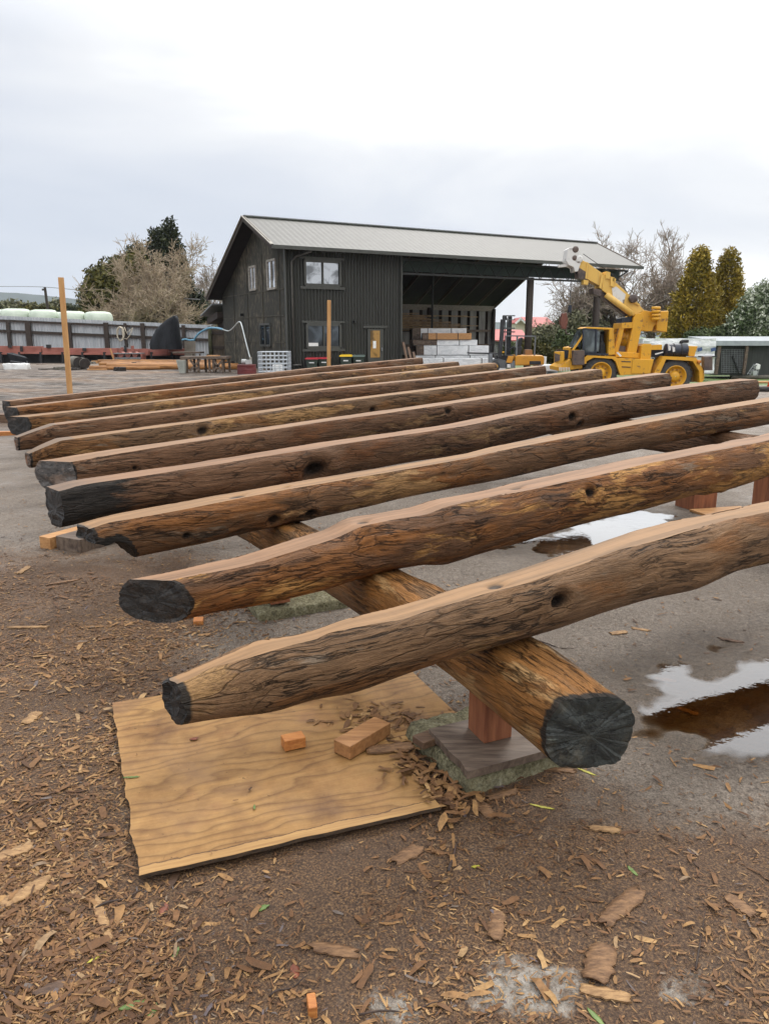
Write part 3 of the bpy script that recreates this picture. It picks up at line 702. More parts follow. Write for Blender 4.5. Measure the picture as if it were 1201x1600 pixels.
def ply_sheet(name, c00, ex, ey, lx, ly, z, label, seed, th=.013, tiltx=0.):
    ex = Vector(ex).normalized(); ey = Vector(ey).normalized(); nx_, ny_ = 64, 64; V = []; tn = []; sp_ = []
    for top in (1, 0):
        for i in range(nx_ + 1):
            for j in range(ny_ + 1):
                a, b_ = i / nx_ * lx, j / ny_ * ly
                jx = (.012 * nz(b_ * 7, seed) + .008 * nz(b_ * 24, seed + 2)) if i == 0 else 0
                jy = .006 * nz(a * 9, seed + 4) if j == 0 else 0
                P = Vector(c00) + ex * (a + jx) + ey * (b_ + jy)
                gz = .018 * nz(a * 1.5, b_ * 1.5, seed) * .35
                V.append((P.x, P.y, z + gz + tiltx * a + (th if top else 0)))
                d = min(a, b_ * 1.0); tn.append(.55 * sstep(a, lx * .55, lx * .9) * sstep(b_, ly * .5, ly * .75)); sp_.append(max(0., 1 - b_ / .085))
    n = ny_ + 1; q = (nx_ + 1) * n; fs = []
    for i in range(nx_):
        for j in range(ny_):
            a = i * n + j; fs.append((a, a + n, a + n + 1, a + 1))
    b = MB(); b.v = V[:q]; b.f = fs; b.a = tn[:q]
    root = thing(name, label, 'sheet', (c00[0], c00[1], 0))
    fv = b.build('face_veneer', PLY, root); fv.data.attributes.new('strip', 'FLOAT', 'POINT').data.foreach_set('value', sp_[:q])
    e = MB(); e.v = [(x, y, w - (.0006 if k < q else 0)) for k, (x, y, w) in enumerate(V)]; F2 = []
    for i in range(nx_):
        for j in (0, ny_): a = i * n + j; F2.append((a, a + n, q + a + n, q + a))
    for j in range(ny_):
        for i in (0, nx_): a = i * n + j; F2.append((a, a + 1, q + a + 1, q + a))
    F2 += [(q + i * n + j, q + i * n + j + 1, q + (i + 1) * n + j + 1, q + (i + 1) * n + j) for i in range(nx_) for j in range(ny_)]
    e.f = F2; e.build('sheet_edge', PLYE, root)
    return root
ex, ey = (.935, .352, 0), (-.385, .923, 0)
ply_sheet('plywood_sheet', (-.73, 1.985, 0), ex, ey, .985, 1.2, .022, 'tan plywood sheet lying under the nearest log end, its front edge lifted', 1)
p0 = Vector((.36, 2.90, 0)) - Vector(ex) * .8
ply_sheet('plywood_sheet', p0, ex, ey, .80, .60, .006, 'second plywood sheet littered with bark, tucked behind the front sheet by the pad', 7)
PZ = .037
def px_block(name, label, px, py, size, rz, mat, z0=None, group=None, cat='wood block', tilt=0.):
    p = gnd(px, py, z0) if z0 is not None else gnd(px, py)
    z = z0 if z0 is not None else gh(p.x, p.y) - .004
    return block(name, label, (p.x, p.y, z + size[2] / 2), size, rz, mat, cat, group, tilt=tilt)
ORB = simple('orange_offcut', (.46, .19, .05), (.30, .10, .025), 4, .55, (3, 20, 20), .3)
px_block('wood_block', 'small orange red block sitting on the plywood', 458, 1166, (.085, .055, .045), R(24), ORB, PZ)
px_block('wood_block', 'longer tan timber offcut on the plywood beside the pad', 566, 1162, (.24, .085, .055), R(50), simple('offcut_timber', (.38, .19, .075), (.22, .10, .036), 3, .55, (2, 14, 14), .3, detail=7), PZ)
px_block('wood_block', 'small split tan block on the corner of the mossy pad', 668, 1160, (.10, .07, .03), R(35), BROWNW, PT - .005)
px_block('wood_block', 'small orange block on gravel under the second nearest log', 310, 974, (.07, .055, .03), R(100), ORB)
px_block('wood_block', 'bright orange little block standing on the dirt at the bottom edge', 487, 1580, (.022, .045, .035), R(12), ORB)
px_block('wood_block', 'orange timber block behind the scooped log end, left one of the pair', 106, 848, (.42, .12, .10), R(62), PINE)
px_block('wood_block', 'grey brown timber block behind the scooped log end, right one of the pair', 146, 850, (.48, .26, .11), R(62), GREYW)
px_block('timber_offcut', 'orange sawn offcut at the left edge of the photo behind the farthest log end', 4, 681, (1.0, .10, .07), R(12), ORB)
px_block('timber_offcut', 'dark beam lying at the left edge beyond the orange offcut', -8, 660, (1.6, .25, .16), R(2), BROWNW)
# ---------------------------------------------------------------- chips, bark, leaves, twigs
def chip_mat():
    m, t, b, P = base_mat('wood_chips')
    e = attr(t, 'tone'); g = noise(t, P, 60, 3, .6)
    c = ramp(t, e, [(0., (.045, .026, .017)), (.25, (.095, .046, .022)), (.5, (.185, .092, .039)), (.72, (.30, .165, .064)), (.88, (.40, .245, .105)), (.95, (.14, .115, .10)), (1., (.10, .08, .09))])
    c = mixc(t, ramp(t, g, [(.4, .4), (.65, 0.)]), c, (.05, .03, .018))
    lk(t, c, b.inputs['Base Color']); b.inputs['Roughness'].default_value = .6; b.inputs['Specular IOR Level'].default_value = .2
    return m
CHIP = chip_mat(); rnd = random.Random(5)
def on_ply(x, y):
    d = Vector((x + .73, y - 1.985, 0)); a, b_ = d.dot(Vector(ex)), d.dot(Vector(ey))
    return -.01 < a < .99 and -.01 < b_ < 1.2
def add_chip(b, x, y, z, l, w, rz, tone, curl=.07, tilt=.10):
    ca, sa = cos(rz), sin(rz); n = 3; V = []; t1, t2 = rnd.gauss(0, tilt), rnd.gauss(0, tilt); cu = rnd.gauss(0, curl) * l
    for i in range(n + 1):
        q = i / n - .5; ww = w * (1 - .55 * abs(2 * q) ** 2 * rnd.uniform(.3, 1.2))
        for s_ in (-.5, .5):
            X, Y = q * l + rnd.gauss(0, .04) * l, s_ * ww + rnd.gauss(0, .08) * w
            V.append((x + X * ca - Y * sa, y + X * sa + Y * ca, z + abs(t1) * l * .5 + X * t1 + Y * t2 + cu * (1 - 4 * q * q)))
    b.add(V, [(2 * i, 2 * i + 1, 2 * i + 3, 2 * i + 2) for i in range(n)], tone)
chips = MB(); cnt = 0
for _ in range(430000):
    y = 1.25 + 8.2 * rnd.random() ** 1.9; x = rnd.uniform(-.62, .62) * (y + .35) if rnd.random() < .72 else rnd.uniform(-.62, -.1) * (y + .35)
    if on_ply(x, y):
        if rnd.random() > .004: continue
    d = .17 + .83 * mulch_at(x, y) * (.45 + .55 * sstep(-x, .45, .8) * sstep(y, 1.0, 1.8)) * sstep(nz(x * 1.7, y * 1.7, 12), -.55, .3)
    d = max(d, .85 * exp(-((x - .19) ** 2 / .02 + (y - 2.42) ** 2 / .12)))
    if x > .5 and y > 2.3: d *= .35
    if y > 5: d *= .45
    if rnd.random() > d: continue
    if wet(x, y) > -.03: continue
    if x > -.55 and y < 2.35 and rnd.random() < .55 - .35 * nz(x * 3, y * 3, 20): continue
    l = min(.075, max(.004, rnd.lognormvariate(math.log(.0105), .66))); w = l * rnd.uniform(.08, .38)
    tn = min(.9, max(0., rnd.gauss(.47 + .22 * nz(x * 1.6, y * 1.6, 30), .20))) if rnd.random() < .95 else rnd.uniform(.9, 1.)
    z = PZ if on_ply(x, y) else gh(x, y)
    add_chip(chips, x, y, z + .0015 + rnd.random() * .005, l, w, rnd.uniform(0, 2 * pi), tn); cnt += 1
# drift of bark scraps over the plywood seam and beside the pad
for _ in range(420):
    a = rnd.random(); p = Vector((-.12, 3.0, 0)).lerp(Vector((.22, 2.88, 0)), a) + Vector((rnd.gauss(0, .12), rnd.gauss(0, .10), 0))
    if rnd.random() < .55: p = Vector((.08, 2.70, 0)).lerp(Vector((.24, 2.34, 0)), rnd.random()) + Vector((rnd.gauss(0, .05), rnd.gauss(0, .05), 0))
    l = rnd.uniform(.015, .08); add_chip(chips, p.x, p.y, (PZ if on_ply(p.x, p.y) else gh(p.x, p.y) + .012) + rnd.random() * .012, l, l * rnd.uniform(.15, .4), rnd.uniform(0, 6.3), min(.85, max(.2, rnd.gauss(.52, .15))))
print('chips', cnt, len(chips.v))
o = chips.build('wood_chips', CHIP); o['kind'] = 'stuff'; o['label'] = 'wood chips and bark shavings strewn over the wet ground'
BARK = simple('bark_scrap', (.23, .125, .058), (.085, .042, .02), 5, .65, (6, 26, 10), .6, detail=7)
BARKD = simple('dark_bark_scrap', (.13, .075, .045), (.05, .028, .018), 5, .65, (6, 26, 10), .6, detail=7)
TANC = simple('pale_chip', (.36, .215, .095), (.17, .09, .038), 5, .65, (6, 26, 10), .6, detail=7)
def flake(px, py, l, w, rz, mat, label, z=None, group='bark flakes scattered over the ground', th=.004, seed=0, cat='bark flake', name='bark_flake', jag=1.):
    p = gnd(px, py, z) if z is not None else gnd(px, py); zz = z if z is not None else gh(p.x, p.y)
    n, m_ = 10, 4; V = []; ca, sa = cos(rz), sin(rz)
    for top in (1, 0):
        for i in range(n + 1):
            q = i / n * 2 - 1; ww = w * (.70 + .30 * sqrt(max(0, 1 - q * q))) * (1 + .45 * nz(i * .9, seed)) if jag else w * (.06 + .94 * (max(0, 1 - q * q)) ** .8)
            for j in range(m_ + 1):
                s_ = j / m_ - .5; X, Y = q * l / 2 + jag * l * .22 * nz(j * 1.7, seed + 5) * abs(q) ** 3, s_ * ww
                Y += .10 * w * nz(i * 1.9, seed + 8)
                V.append((p.x + X * ca - Y * sa, p.y + X * sa + Y * ca, zz + .002 + (th if top else 0) + .10 * w * (1 - 4 * s_ * s_) + .004 * nz(i, j, seed) + .03 * l * q * nz(seed, 3.3)))
    k = m_ + 1; q = (n + 1) * k; F2 = []
    for i in range(n):
        for j in range(m_): a = i * k + j; F2 += [(a, a + k, a + k + 1, a + 1), (q + a, q + a + 1, q + a + k + 1, q + a + k)]
        for j in (0, m_): a = i * k + j; F2.append((a, a + k, q + a + k, q + a))
    for j in range(m_):
        for i in (0, n): a = i * k + j; F2.append((a, a + 1, q + a + 1, q + a))
    b = MB(); b.add(V, F2); return tag(b.build(name, mat, smooth=True), label, cat, group)
FL = [(935, 1509, .13, .075, 62, BARK, 'large oval brown bark flake near the bottom right, beside an orange chip'), (775, 1447, .11, .05, 75, BARK, 'narrow ragged bark flake standing upright in view left of the oval one'),
      (970, 1420, .19, .055, 40, BARK, 'longest bark strip at the lower right, split along its middle'), (945, 1553, .12, .035, -15, TANC, 'pale splintered chip below the large oval flake'),
      (1075, 1103, .10, .035, -50, TANC, 'pale bark flake floating in the brown puddle'), (940, 1298, .10, .03, -10, TANC, 'tan chip on the dirt right of the pad'),
      (525, 1487, .13, .04, -12, BARK, 'brown bark flake near the bottom centre with ragged right end'), (160, 1435, .20, .028, -58, TANC, 'long straight tan splinter left of the plywood corner'),
      (50, 1122, .10, .05, 85, TANC, 'pale broad chip standing out at the left edge beside the plywood'), (36, 893, .16, .05, 88, TANC, 'pale flat offcut of bark far left below the scooped log'),
      (1155, 1418, .09, .04, -60, BARK, 'bark flake at the right edge of the lower ground'), (635, 1337, .11, .055, 40, BARK, 'red brown bark flake just below the plywood right corner'),
      (575, 1290, .0001, .0001, 0, BARK, ''), (755, 1265, .12, .05, -65, BARK, 'broad bark flake directly in front of the mossy pad'), (785, 1243, .12, .04, 25, BARK, 'thick curled bark strip at the front corner of the pad'),
      (870, 1205, .14, .03, -8, BARK, 'bark strip lying below the painted cross log end'), (1040, 1090 - 35, .10, .03, -20, TANC, 'tan splinter at the edge of the right hand puddle'),
      (965, 990, .10, .04, 15, TANC, 'group of pale flakes on bare gravel right of the knot hole log'), (1000, 985, .09, .03, -25, TANC, 'single orange flake on bare gravel beside the pale ones'),
      (100, 910, .22, .025, 38, BARK, 'thin brown strip on the left ground below the scooped log'), (45, 980, .22, .03, 5, TANC, 'long tan strip at the left edge level with the charred log'), (720, 1140, .0001, .0001, 0, BARK, ''),
      (40, 1395, .15, .05, 50, TANC, 'pale frayed chip near the lower left edge'), (20, 1335, .12, .05, 40, TANC, 'pale chip at the far lower left edge'), (95, 1540, .13, .03, 30, BARKD, 'dark bark sliver at the bottom left'),
      (640, 1205, .22, .035, -60, BARK, 'long bark strip in the drift between plywood and pad'), (660, 1190, .18, .03, -50, BARKD, 'darker bark strip in the drift between plywood and pad'), (610, 1170, .18, .06, 12, BARK, 'broad bark slab on the plywood beside the tan offcut'),
      (1140, 1000, .12, .03, -25, BARKD, 'dark bark strip on the gravel at the right near the small puddle')]
for k, (px, py, l, w, a, mt, lab) in enumerate(FL):
    if lab: flake(px, py, l, w, R(a), mt, lab, z=(PZ if py == 1170 else None), seed=k * 1.7)
LEAFG = [simple('green_leaf', (.14, .20, .055), (.08, .13, .03), 20, .5), simple('yellow_leaf', (.42, .38, .05), (.28, .25, .03), 20, .5), simple('red_leaf', (.20, .055, .025), (.10, .03, .015), 20, .5)]
LV = [(155, 1497, .07, .012, 50, 1, 'bright yellow green narrow leaf at the lower left'), (210, 1573, .075, .022, 25, 0, 'grey green leaf at the bottom edge, left one of two'), (237, 1582, .05, .022, 80, 0, 'grey green leaf at the bottom edge, right one of two'),
      (274, 1490, .04, .014, 80, 0, 'small green leaf between the plywood and the bottom leaves'), (408, 1420, .05, .018, 30, 0, 'pale green leaf below the plywood front edge'), (255, 1420, .05, .028, 90, 2, 'red brown leaf below the plywood front edge'),
      (742, 1355, .03, .01, 15, 1, 'tiny yellow leaf on the dirt below the pad'), (987, 1362, .05, .013, -70, 0, 'slim green leaf right of the dirt centre'), (845, 1262, .09, .012, -20, 1, 'long yellow green leaf in front of the pad'),
      (915, 1208, .08, .012, -40, 1, 'long yellow green leaf under the painted log end'), (930, 1590, .06, .014, -60, 0, 'green leaf cut by the bottom edge right of the orange block'), (460, 1517, .05, .025, -75, 2, 'curled rust red leaf near the bottom centre'),
      (397, 1262, .03, .008, -80, 0, 'small olive leaf lying in the middle of the plywood'), (205, 1215, .06, .010, 8, 0, 'slim olive leaf near the left side of the plywood'), (303, 1155, .035, .02, 20, 2, 'curled brown red leaf on the plywood below the log end')]
for k, (px, py, l, w, a, ci, lab) in enumerate(LV):
    flake(px, py, l, w, R(a), LEAFG[ci], lab, z=(PZ if on_ply(*gnd(px, py)[:2]) else None), group='fallen leaves', th=.001, seed=k * 2.1 + 40, cat='leaf', name='fallen_leaf', jag=0.)
TW = simple('twig', (.06, .035, .025), (.03, .02, .015), 30, .7)
for k, (a, b_, r_, lab) in enumerate([((835, 1003), (895, 1017), .004, 'dark thin twig on the gravel beside the cross log'), ((700, 1365), (712, 1325), .006, 'black stick poking from the dirt below the pad'), ((420, 1560), (480, 1530), .003, 'thin brown twig near the bottom centre'),
                                     ((560, 1590), (690, 1570), .003, 'long thin twig along the bottom edge'), ((1085, 1520), (1100, 1430), .003, 'feathery dark twig at the lower right'), ((150, 1420), (225, 1395), .004, 'thin twig left of the plywood corner')]):
    p, q = gnd(*a), gnd(*b_); pts = []
    for i in range(9):
        c = p.lerp(q, i / 8); pts.append((c.x + .008 * nz(i, k), c.y + .008 * nz(i, k + 9), gh(c.x, c.y) + .006 + .006 * sin(i)))
    tag(MB().tube(pts, [r_ * (1 - .07 * i) for i in range(9)], 6).build('twig', TW, smooth=True), lab, 'twig', 'twigs on the ground')
# ================================================================ the shed
TH = R(61.35); DS = Vector((sin(TH), cos(TH), 0)); DG = Vector((-cos(TH), sin(TH), 0)); O0 = Vector((-5.009, 36.2, 0))
def sh(s, g, z): return O0 + DS * s + DG * g + Vector((0, 0, z))
UP = Vector((0, 0, 1))
def corr_mat(name, c1, c2, metal=0., rough=.5, streak=.4):
    m, t, b, P = base_mat(name)
    n = noise(t, mapping(t, P, (1.5, 1.5, .25)), 2.2, 6, .65); n2 = noise(t, P, .7, 4, .6)
    c = mixc(t, mth(t, 'MULTIPLY', n2, streak), ramp(t, n, [(.35, c2), (.65, c1)]), c2)
    lk(t, c, b.inputs['Base Color']); b.inputs['Roughness'].default_value = rough; b.inputs['Metallic'].default_value = metal
    return m
IRONB = corr_mat('dark_corrugated_iron', (.036, .037, .030), (.024, .024, .020), 0, .5)
ROOFM = corr_mat('roof_iron', (.125, .123, .112), (.10, .098, .09), 0, .6)
def ply_wall():
    m, t, b, P = base_mat('weathered_dark_board')
    n = noise(t, mapping(t, P, (2, 2, .8)), 3.5, 7, .7); n2 = noise(t, P, .45, 4, .6)
    w = mth(t, 'ADD', mth(t, 'MULTIPLY', n, .8), mth(t, 'MULTIPLY', n2, .5))
    c = ramp(t, w, [(.50, (.018, .018, .013)), (.64, (.030, .028, .02)), (.72, (.075, .064, .043)), (.82, (.14, .12, .09))])
    lk(t, c, b.inputs['Base Color']); b.inputs['Roughness'].default_value = .85
    return m
BOARDW = ply_wall()
BLK = simple('black_paint', (.022, .022, .022), (.014, .014, .014), 5, .5)
LINE = simple('dark_lining', (.016, .012, .012), (.008, .006, .006), 2, .8)
DKG = simple('dark_grey_paint', (.06, .062, .055), (.045, .046, .04), 5, .5)
LTG = simple('light_timber', (.34, .32, .28), (.22, .20, .17), 5, .7, (1, 1, 3))
GREY = simple('grey_steel', (.22, .23, .24), (.14, .145, .15), 6, .5)
DTIM = simple('dark_timber', (.055, .042, .034), (.03, .022, .018), 4, .8, (2, 2, 8))
def glass_mat(name, c, metal, rough=.04):
    m, t, b, P = base_mat(name); b.inputs['Metallic'].default_value = metal; b.inputs['Roughness'].default_value = rough
    n = noise(t, P, 1.3, 5, .6, .5)
    lk(t, ramp(t, n, [(.42, tuple(q * .35 for q in c)), (.55, c)]), b.inputs['Base Color']); return m
GLS_UP = glass_mat('window_glass', (.42, .44, .47), .85); GLS_LO = glass_mat('dim_window_glass', (.07, .085, .10), .5)
GLS_SIDE = glass_mat('side_window_glass', (.75, .78, .82), .8)
shed = thing('timber_shed', 'large black two storey timber shed with open bay and long grey roof', 'shed', sh(.74, .6, 0))
WS, WG0, WG1 = .74, .60, 10.2          # wall corner, front and rear wall lines
HE, HR, HB, GR, GB, SE, SR = 5.52, 7.20, 3.64, 3.853, 10.748, 22.87, 20.2
zroof = lambda g: lerp(HE, HR, g / GR) if g < GR else lerp(HR, HB, (g - GR) / (GB - GR))
def corr_sheet(b, p0, du, L, dv, H, nrm, pitch=.13, amp=.018, jag=None):
    n = int(L / pitch * 4); V = []
    for i in range(n + 1):
        u = L * i / n; off = Vector(nrm) * (amp * cos(2 * pi * u / pitch))
        h0, h1 = (jag(u) if jag else (0, H))
        V += [Vector(p0) + Vector(du) * u + off + Vector(dv) * h0, Vector(p0) + Vector(du) * u + off + Vector(dv) * h1]
    b.add(V, [(2 * i, 2 * i + 2, 2 * i + 3, 2 * i + 1) for i in range(n)])
# roof sheets with ribs running down the slope
b = MB(); n = int(SE / .2)
def slope(b, s0, s1, g0, z0, g1, z1, pitch=.3, amp=.0045):
    d = (DG * (g1 - g0) + UP * (z1 - z0)); nrm = d.cross(DS).normalized()
    if nrm.z < 0: nrm = -nrm
    corr_sheet(b, sh(s0, g0, z0), DS, s1 - s0, d.normalized(), d.length, nrm, pitch, amp)
slope(b, 0, SE, 0, HE + .06, GR, HR + .06); slope(b, 0, SR, GR, HR + .06, GB, HB + .06)
roof = b.build('roof', ROOFM, shed)
b = MB()     # dark lining under the sheets
b.prism([sh(.05, 0.05, HE - .04), sh(SE - .05, .05, HE - .04), sh(SE - .05, GR, HR - .04), sh(.05, GR, HR - .04)], UP * .06)
b.prism([sh(.05, GB - .05, HB - .02), sh(SR - .05, GB - .05, HB - .02), sh(SR - .05, GR + .003, HR - .043), sh(.05, GR + .003, HR - .043)], UP * .06)
b.build('lining', LINE, roof)
b = MB()
b.beam(sh(-.02, -.02, HE - .02), sh(-.02, GR, HR - .02), .06, .24); b.beam(sh(-.02, GB + .02, HB - .02), sh(-.02, GR, HR - .02), .06, .24)
b.build('barge_board', DTIM, roof)
b = MB(); b.beam(sh(-.03, -.03, HE + .085), sh(-.03, GR, HR + .085), .16, .04); b.beam(sh(-.03, GB + .02, HB + .085), sh(-.03, GR, HR + .085), .16, .04)
b.build('barge_flashing', LTG, roof)
b = MB(); b.beam(sh(SE + .02, 0, HE), sh(SE + .02, GR, HR), .05, .2); b.beam(sh(SR + .02, GB, HB - .03), sh(SR + .02, GR, HR - .03), .06, .34); b.build('end_rafter', GREYW, roof)
b = MB(); b.beam(sh(0, GR, HR + .10), sh(SE, GR, HR + .10), .30, .05); b.build('ridge_cap', GREY, roof)
b = MB(); b.beam(sh(-.05, -.09, HE - .02), sh(SE + .05, -.09, HE - .02), .14, .16); b.build('gutter', DKG, roof)
# rafters and battens under the rear slope
b = MB()
for k in range(9):
    s_ = 7.2 + k * 1.6; b.beam(sh(s_, GR + .2, HR - .28), sh(s_, GB - .2, HB - .20), .05, .2)
b.build('rafters', GREYW, roof)
# gable wall of dark boards, front wall of corrugated iron, rear wall
b = MB(); pf = [sh(WS, WG0, 0), sh(WS, WG1, 0), sh(WS, WG1, zroof(WG1) - .1), sh(WS, GR, HR - .1), sh(WS, WG0, zroof(WG0) - .1)]
b.prism(pf, DS * .12); gw = b.build('gable_wall', BOARDW, shed)
b = MB()
for z in (1.3, 2.55, 3.75): b.beam(sh(WS - .012, WG0 + .1, z), sh(WS - .012, WG1 - .1, z), .02, .05)
for g in (1.2, 3.5, 5.8, 8.1): b.beam(sh(WS - .014, g, 0), sh(WS - .014, g, min(5.5, zroof(g) - .3)), .02, .05)
b.build('batten', simple('worn_batten', (.075, .066, .048), (.04, .036, .027), 3, .8), gw)
b = MB(); SF = 6.95
corr_sheet(b, sh(WS + .1, WG0, 0), DS, SF - WS - .1, UP, 5.55, -DG, .165, .035); fw = b.build('iron_wall', IRONB, shed)
MB().beam(sh(WS + .03, WG0 - .04, 0), sh(WS + .03, WG0 - .04, 5.5), .16, .06, DS).build('corner_trim', DKG, shed)
MB().beam(sh(SF, WG0 - .03, 0), sh(SF, WG0 - .03, 5.5), .2, .08, DS).build('corner_trim', DKG, shed)
b = MB(); b.tube([sh(WS + .35, WG0 - .09, .3), sh(WS + .35, WG0 - .09, 4.95), sh(WS + .6, WG0 - .12, 5.2), sh(WS + 1.1, -.06, 5.38)], .05, 8); b.tube([sh(WS + .3, WG0 - .09, .25), sh(WS + .75, WG0 - .09, .25)], .05, 8)
b.build('downpipe', simple('downpipe', (.10, .095, .085), (.07, .066, .06), 4, .5), shed, True)
b = MB(); b.prism([sh(SF - .02, WG0 + .05, 0), sh(SF - .02, WG1, 0), sh(SF - .02, WG1, zroof(WG1) - .15), sh(SF - .02, GR, HR - .15), sh(SF - .02, WG0 + .05, zroof(WG0) - .12)], DS * .1)
b.build('partition_wall', BLK, shed)
b = MB(); b.prism([sh(WS + .12, WG1, 0), sh(SF, WG1, 0), sh(SF, WG1, 3.7), sh(WS + .12, WG1, 3.7)], -DG * .08); b.build('rear_wall', BLK, shed)
IRONG = corr_mat('old_grey_iron', (.26, .25, .235), (.15, .145, .135), 0, .6)
b = MB()
for k in range(17):
    s_ = SF + .3 + k * .75; b.prism([sh(s_, WG1 - .2, .4), sh(s_ + .5, WG1 - .2, .4), sh(s_ + .5, WG1 - .2, 3.3), sh(s_, WG1 - .2, 3.3)], DG * .03)
b.build('rear_wall_sheets', IRONG, shed)
b = MB(); b.prism([sh(SF, WG1 + .03, 0), sh(19.5, WG1 + .03, 0), sh(19.5, WG1 + .03, 3.4), sh(SF, WG1 + .03, 3.4)], DG * .05); b.build('rear_wall_lining', DTIM, shed)
b = MB(); b.beam(sh(SF, WG1 - .3, 3.42), sh(19.6, WG1 - .3, 3.42), .1, .34); b.build('rear_beam', simple('pale_old_beam', (.30, .27, .23), (.2, .175, .15), 3, .8, (2, 2, 6)), shed)
b = MB()
for z in (1.0, 1.95): b.beam(sh(SF, WG1 - .27, z), sh(19.6, WG1 - .27, z), .08, .14)
b.build('rail', GREYW, shed)
for s_ in (10.9, 14.4, 19.6): MB().tube([sh(s_, WG1 - .35, 0), sh(s_, WG1 - .35, 3.4)], .13, 10).build('rear_post', DTIM, shed, True)
for s_, r_ in ((15.41, .2), (20.4, .2)): MB().tube([sh(s_, WG0 + .3, terrain(*sh(s_, WG0 + .3, 0)[:2])), sh(s_ , WG0 + .3, 4.75)], r_, 14).build('pole', DTIM, shed, True)
for s_ in (8.6, 11.6): MB().tube([sh(s_, 5, 0), sh(s_, 5, 6.4)], .06, 8).build('inner_post', BLK, shed)
# lattice girder under the eave
b = MB(); z0, z1 = 4.66, 5.36; gg = WG0 + .15
b.beam(sh(SF, gg, z1), sh(SE - .3, gg, z1), .08, .1); b.beam(sh(SF, gg, z0), sh(SE - 1.6, gg, z0), .08, .1)
b.beam(sh(SE - 1.6, gg, z0), sh(SE - .3, gg, z1), .06, .06)
k = SF
while k < SE - 2.2:
    b.tube([sh(k, gg, z0), sh(k + .5, gg, z1), sh(k + 1.0, gg, z0)], .03, 5, True); k += 1.0
b.build('lattice_girder', BLK, shed)
GRN = simple('green_lining', (.018, .032, .026), (.012, .022, .018), 2, .6)
b = MB(); b.prism([sh(SF + .1, gg + .35, 4.8), sh(SE - .6, gg + .35, 4.8), sh(SE - .6, gg + .35, 5.42), sh(SF + .1, gg + .35, 5.42)], DG * .03); b.build('green_lining', GRN, shed)
def window(s0, s1, z0, z1, glass, label=None, mull=1):
    g = WG0 - .05; b = MB(); f = .09
    for a, c in (((s0, z0), (s1, z0)), ((s0, z1), (s1, z1)), ((s0, z0), (s0, z1)), ((s1, z0), (s1, z1))):
        b.beam(sh(a[0], g, a[1]), sh(c[0], g, c[1]), .14, .11, DG if a[0] != c[0] else DS)
    for k in range(mull): x = lerp(s0, s1, (k + 1) / (mull + 1)); b.beam(sh(x, g - .01, z0), sh(x, g - .01, z1), .08, .08, DS)
    fr = b.build('window', DKG, shed); b = MB()
    b.prism([sh(s0, g + .01, z0), sh(s1, g + .01, z0), sh(s1, g + .01, z1), sh(s0, g + .01, z1)], DG * .02); b.build('pane', glass, fr)
    MB().beam(sh(s0 - .25, g - .03, z0 - .12), sh(s1 + .25, g - .03, z0 - .12), .05, .12).build('window_sill', DKG, fr)
    MB().beam(sh(s0 - .25, g - .02, z1 + .12), sh(s1 + .25, g - .02, z1 + .12), .03, .1).build('window_head', DKG, fr)
    return fr
def s_at(px): 
    w = ray(px, 525); k = w.x / w.y; o = O0 + DG * WG0
    return (k * o.y - o.x) / (DS.x - k * DS.y)
def z_at(px, py):
    s_ = s_at(px); y = (O0 + DG * WG0 + DS * s_).y; return at(px, py, y).z
window(s_at(477), s_at(531), z_at(505, 446), z_at(505, 408), GLS_UP)
lw = window(s_at(478), s_at(530), z_at(505, 543), z_at(505, 507), GLS_LO)
WHITE = simple('white_paint', (.75, .75, .73), (.6, .6, .58), 4, .6)
b = MB(); s_ = s_at(479); b.prism([sh(s_, WG0 - .065, 1.05), sh(s_ + .55, WG0 - .065, 1.05), sh(s_ + .55, WG0 - .065, 1.28), sh(s_, WG0 - .065, 1.28)], DG * .01); b.build('paper', WHITE, lw)
# door, the light inside painted into its pane as warm colour
d0, d1, dz = s_at(573), s_at(597), z_at(585, 514)
b = MB(); b.prism([sh(d0, WG0 - .07, 0.02), sh(d1, WG0 - .07, 0.02), sh(d1, WG0 - .07, dz), sh(d0, WG0 - .07, dz)], DG * .05); dr = b.build('door', DKG, shed)
b = MB(); b.prism([sh(d0 + .14, WG0 - .085, .55), sh(d1 - .2, WG0 - .085, .55), sh(d1 - .2, WG0 - .085, dz - .08), sh(d0 + .14, WG0 - .085, dz - .08)], DG * .01)
m, t, bb, P = base_mat('door_glass'); nq = noise(t, P, 1.6, 3, .5); lk(t, ramp(t, nq, [(.4, (.11, .07, .03)), (.55, (.36, .21, .07))]), bb.inputs['Base Color']); bb.inputs['Roughness'].default_value = .15
b.build('door_pane', m, dr)
b = MB(); b.prism([sh(d0 + .28, WG0 - .095, 1.0), sh(d1 - .42, WG0 - .095, 1.0), sh(d1 - .42, WG0 - .095, 1.36), sh(d0 + .28, WG0 - .095, 1.36)], DG * .006); b.build('door_notice', WHITE, dr)
b = MB(); b.beam(sh(d0 - .25, WG0 - .06, dz + .1), sh(d1 + .25, WG0 - .06, dz + .1), .05, .12); b.build('door_trim', DKG, dr)
b = MB(); b.obox(sh(d1 - .1, WG0 - .1, .95), DS, DG, UP, .03, .04, .08); b.build('handle', GREY, dr)
b = MB(); b.obox(sh(s_at(552), WG0 - .12, z_at(552, 503)), DS, DG, UP, .06, .1, .06); b.build('wall_lamp', BLK, shed)
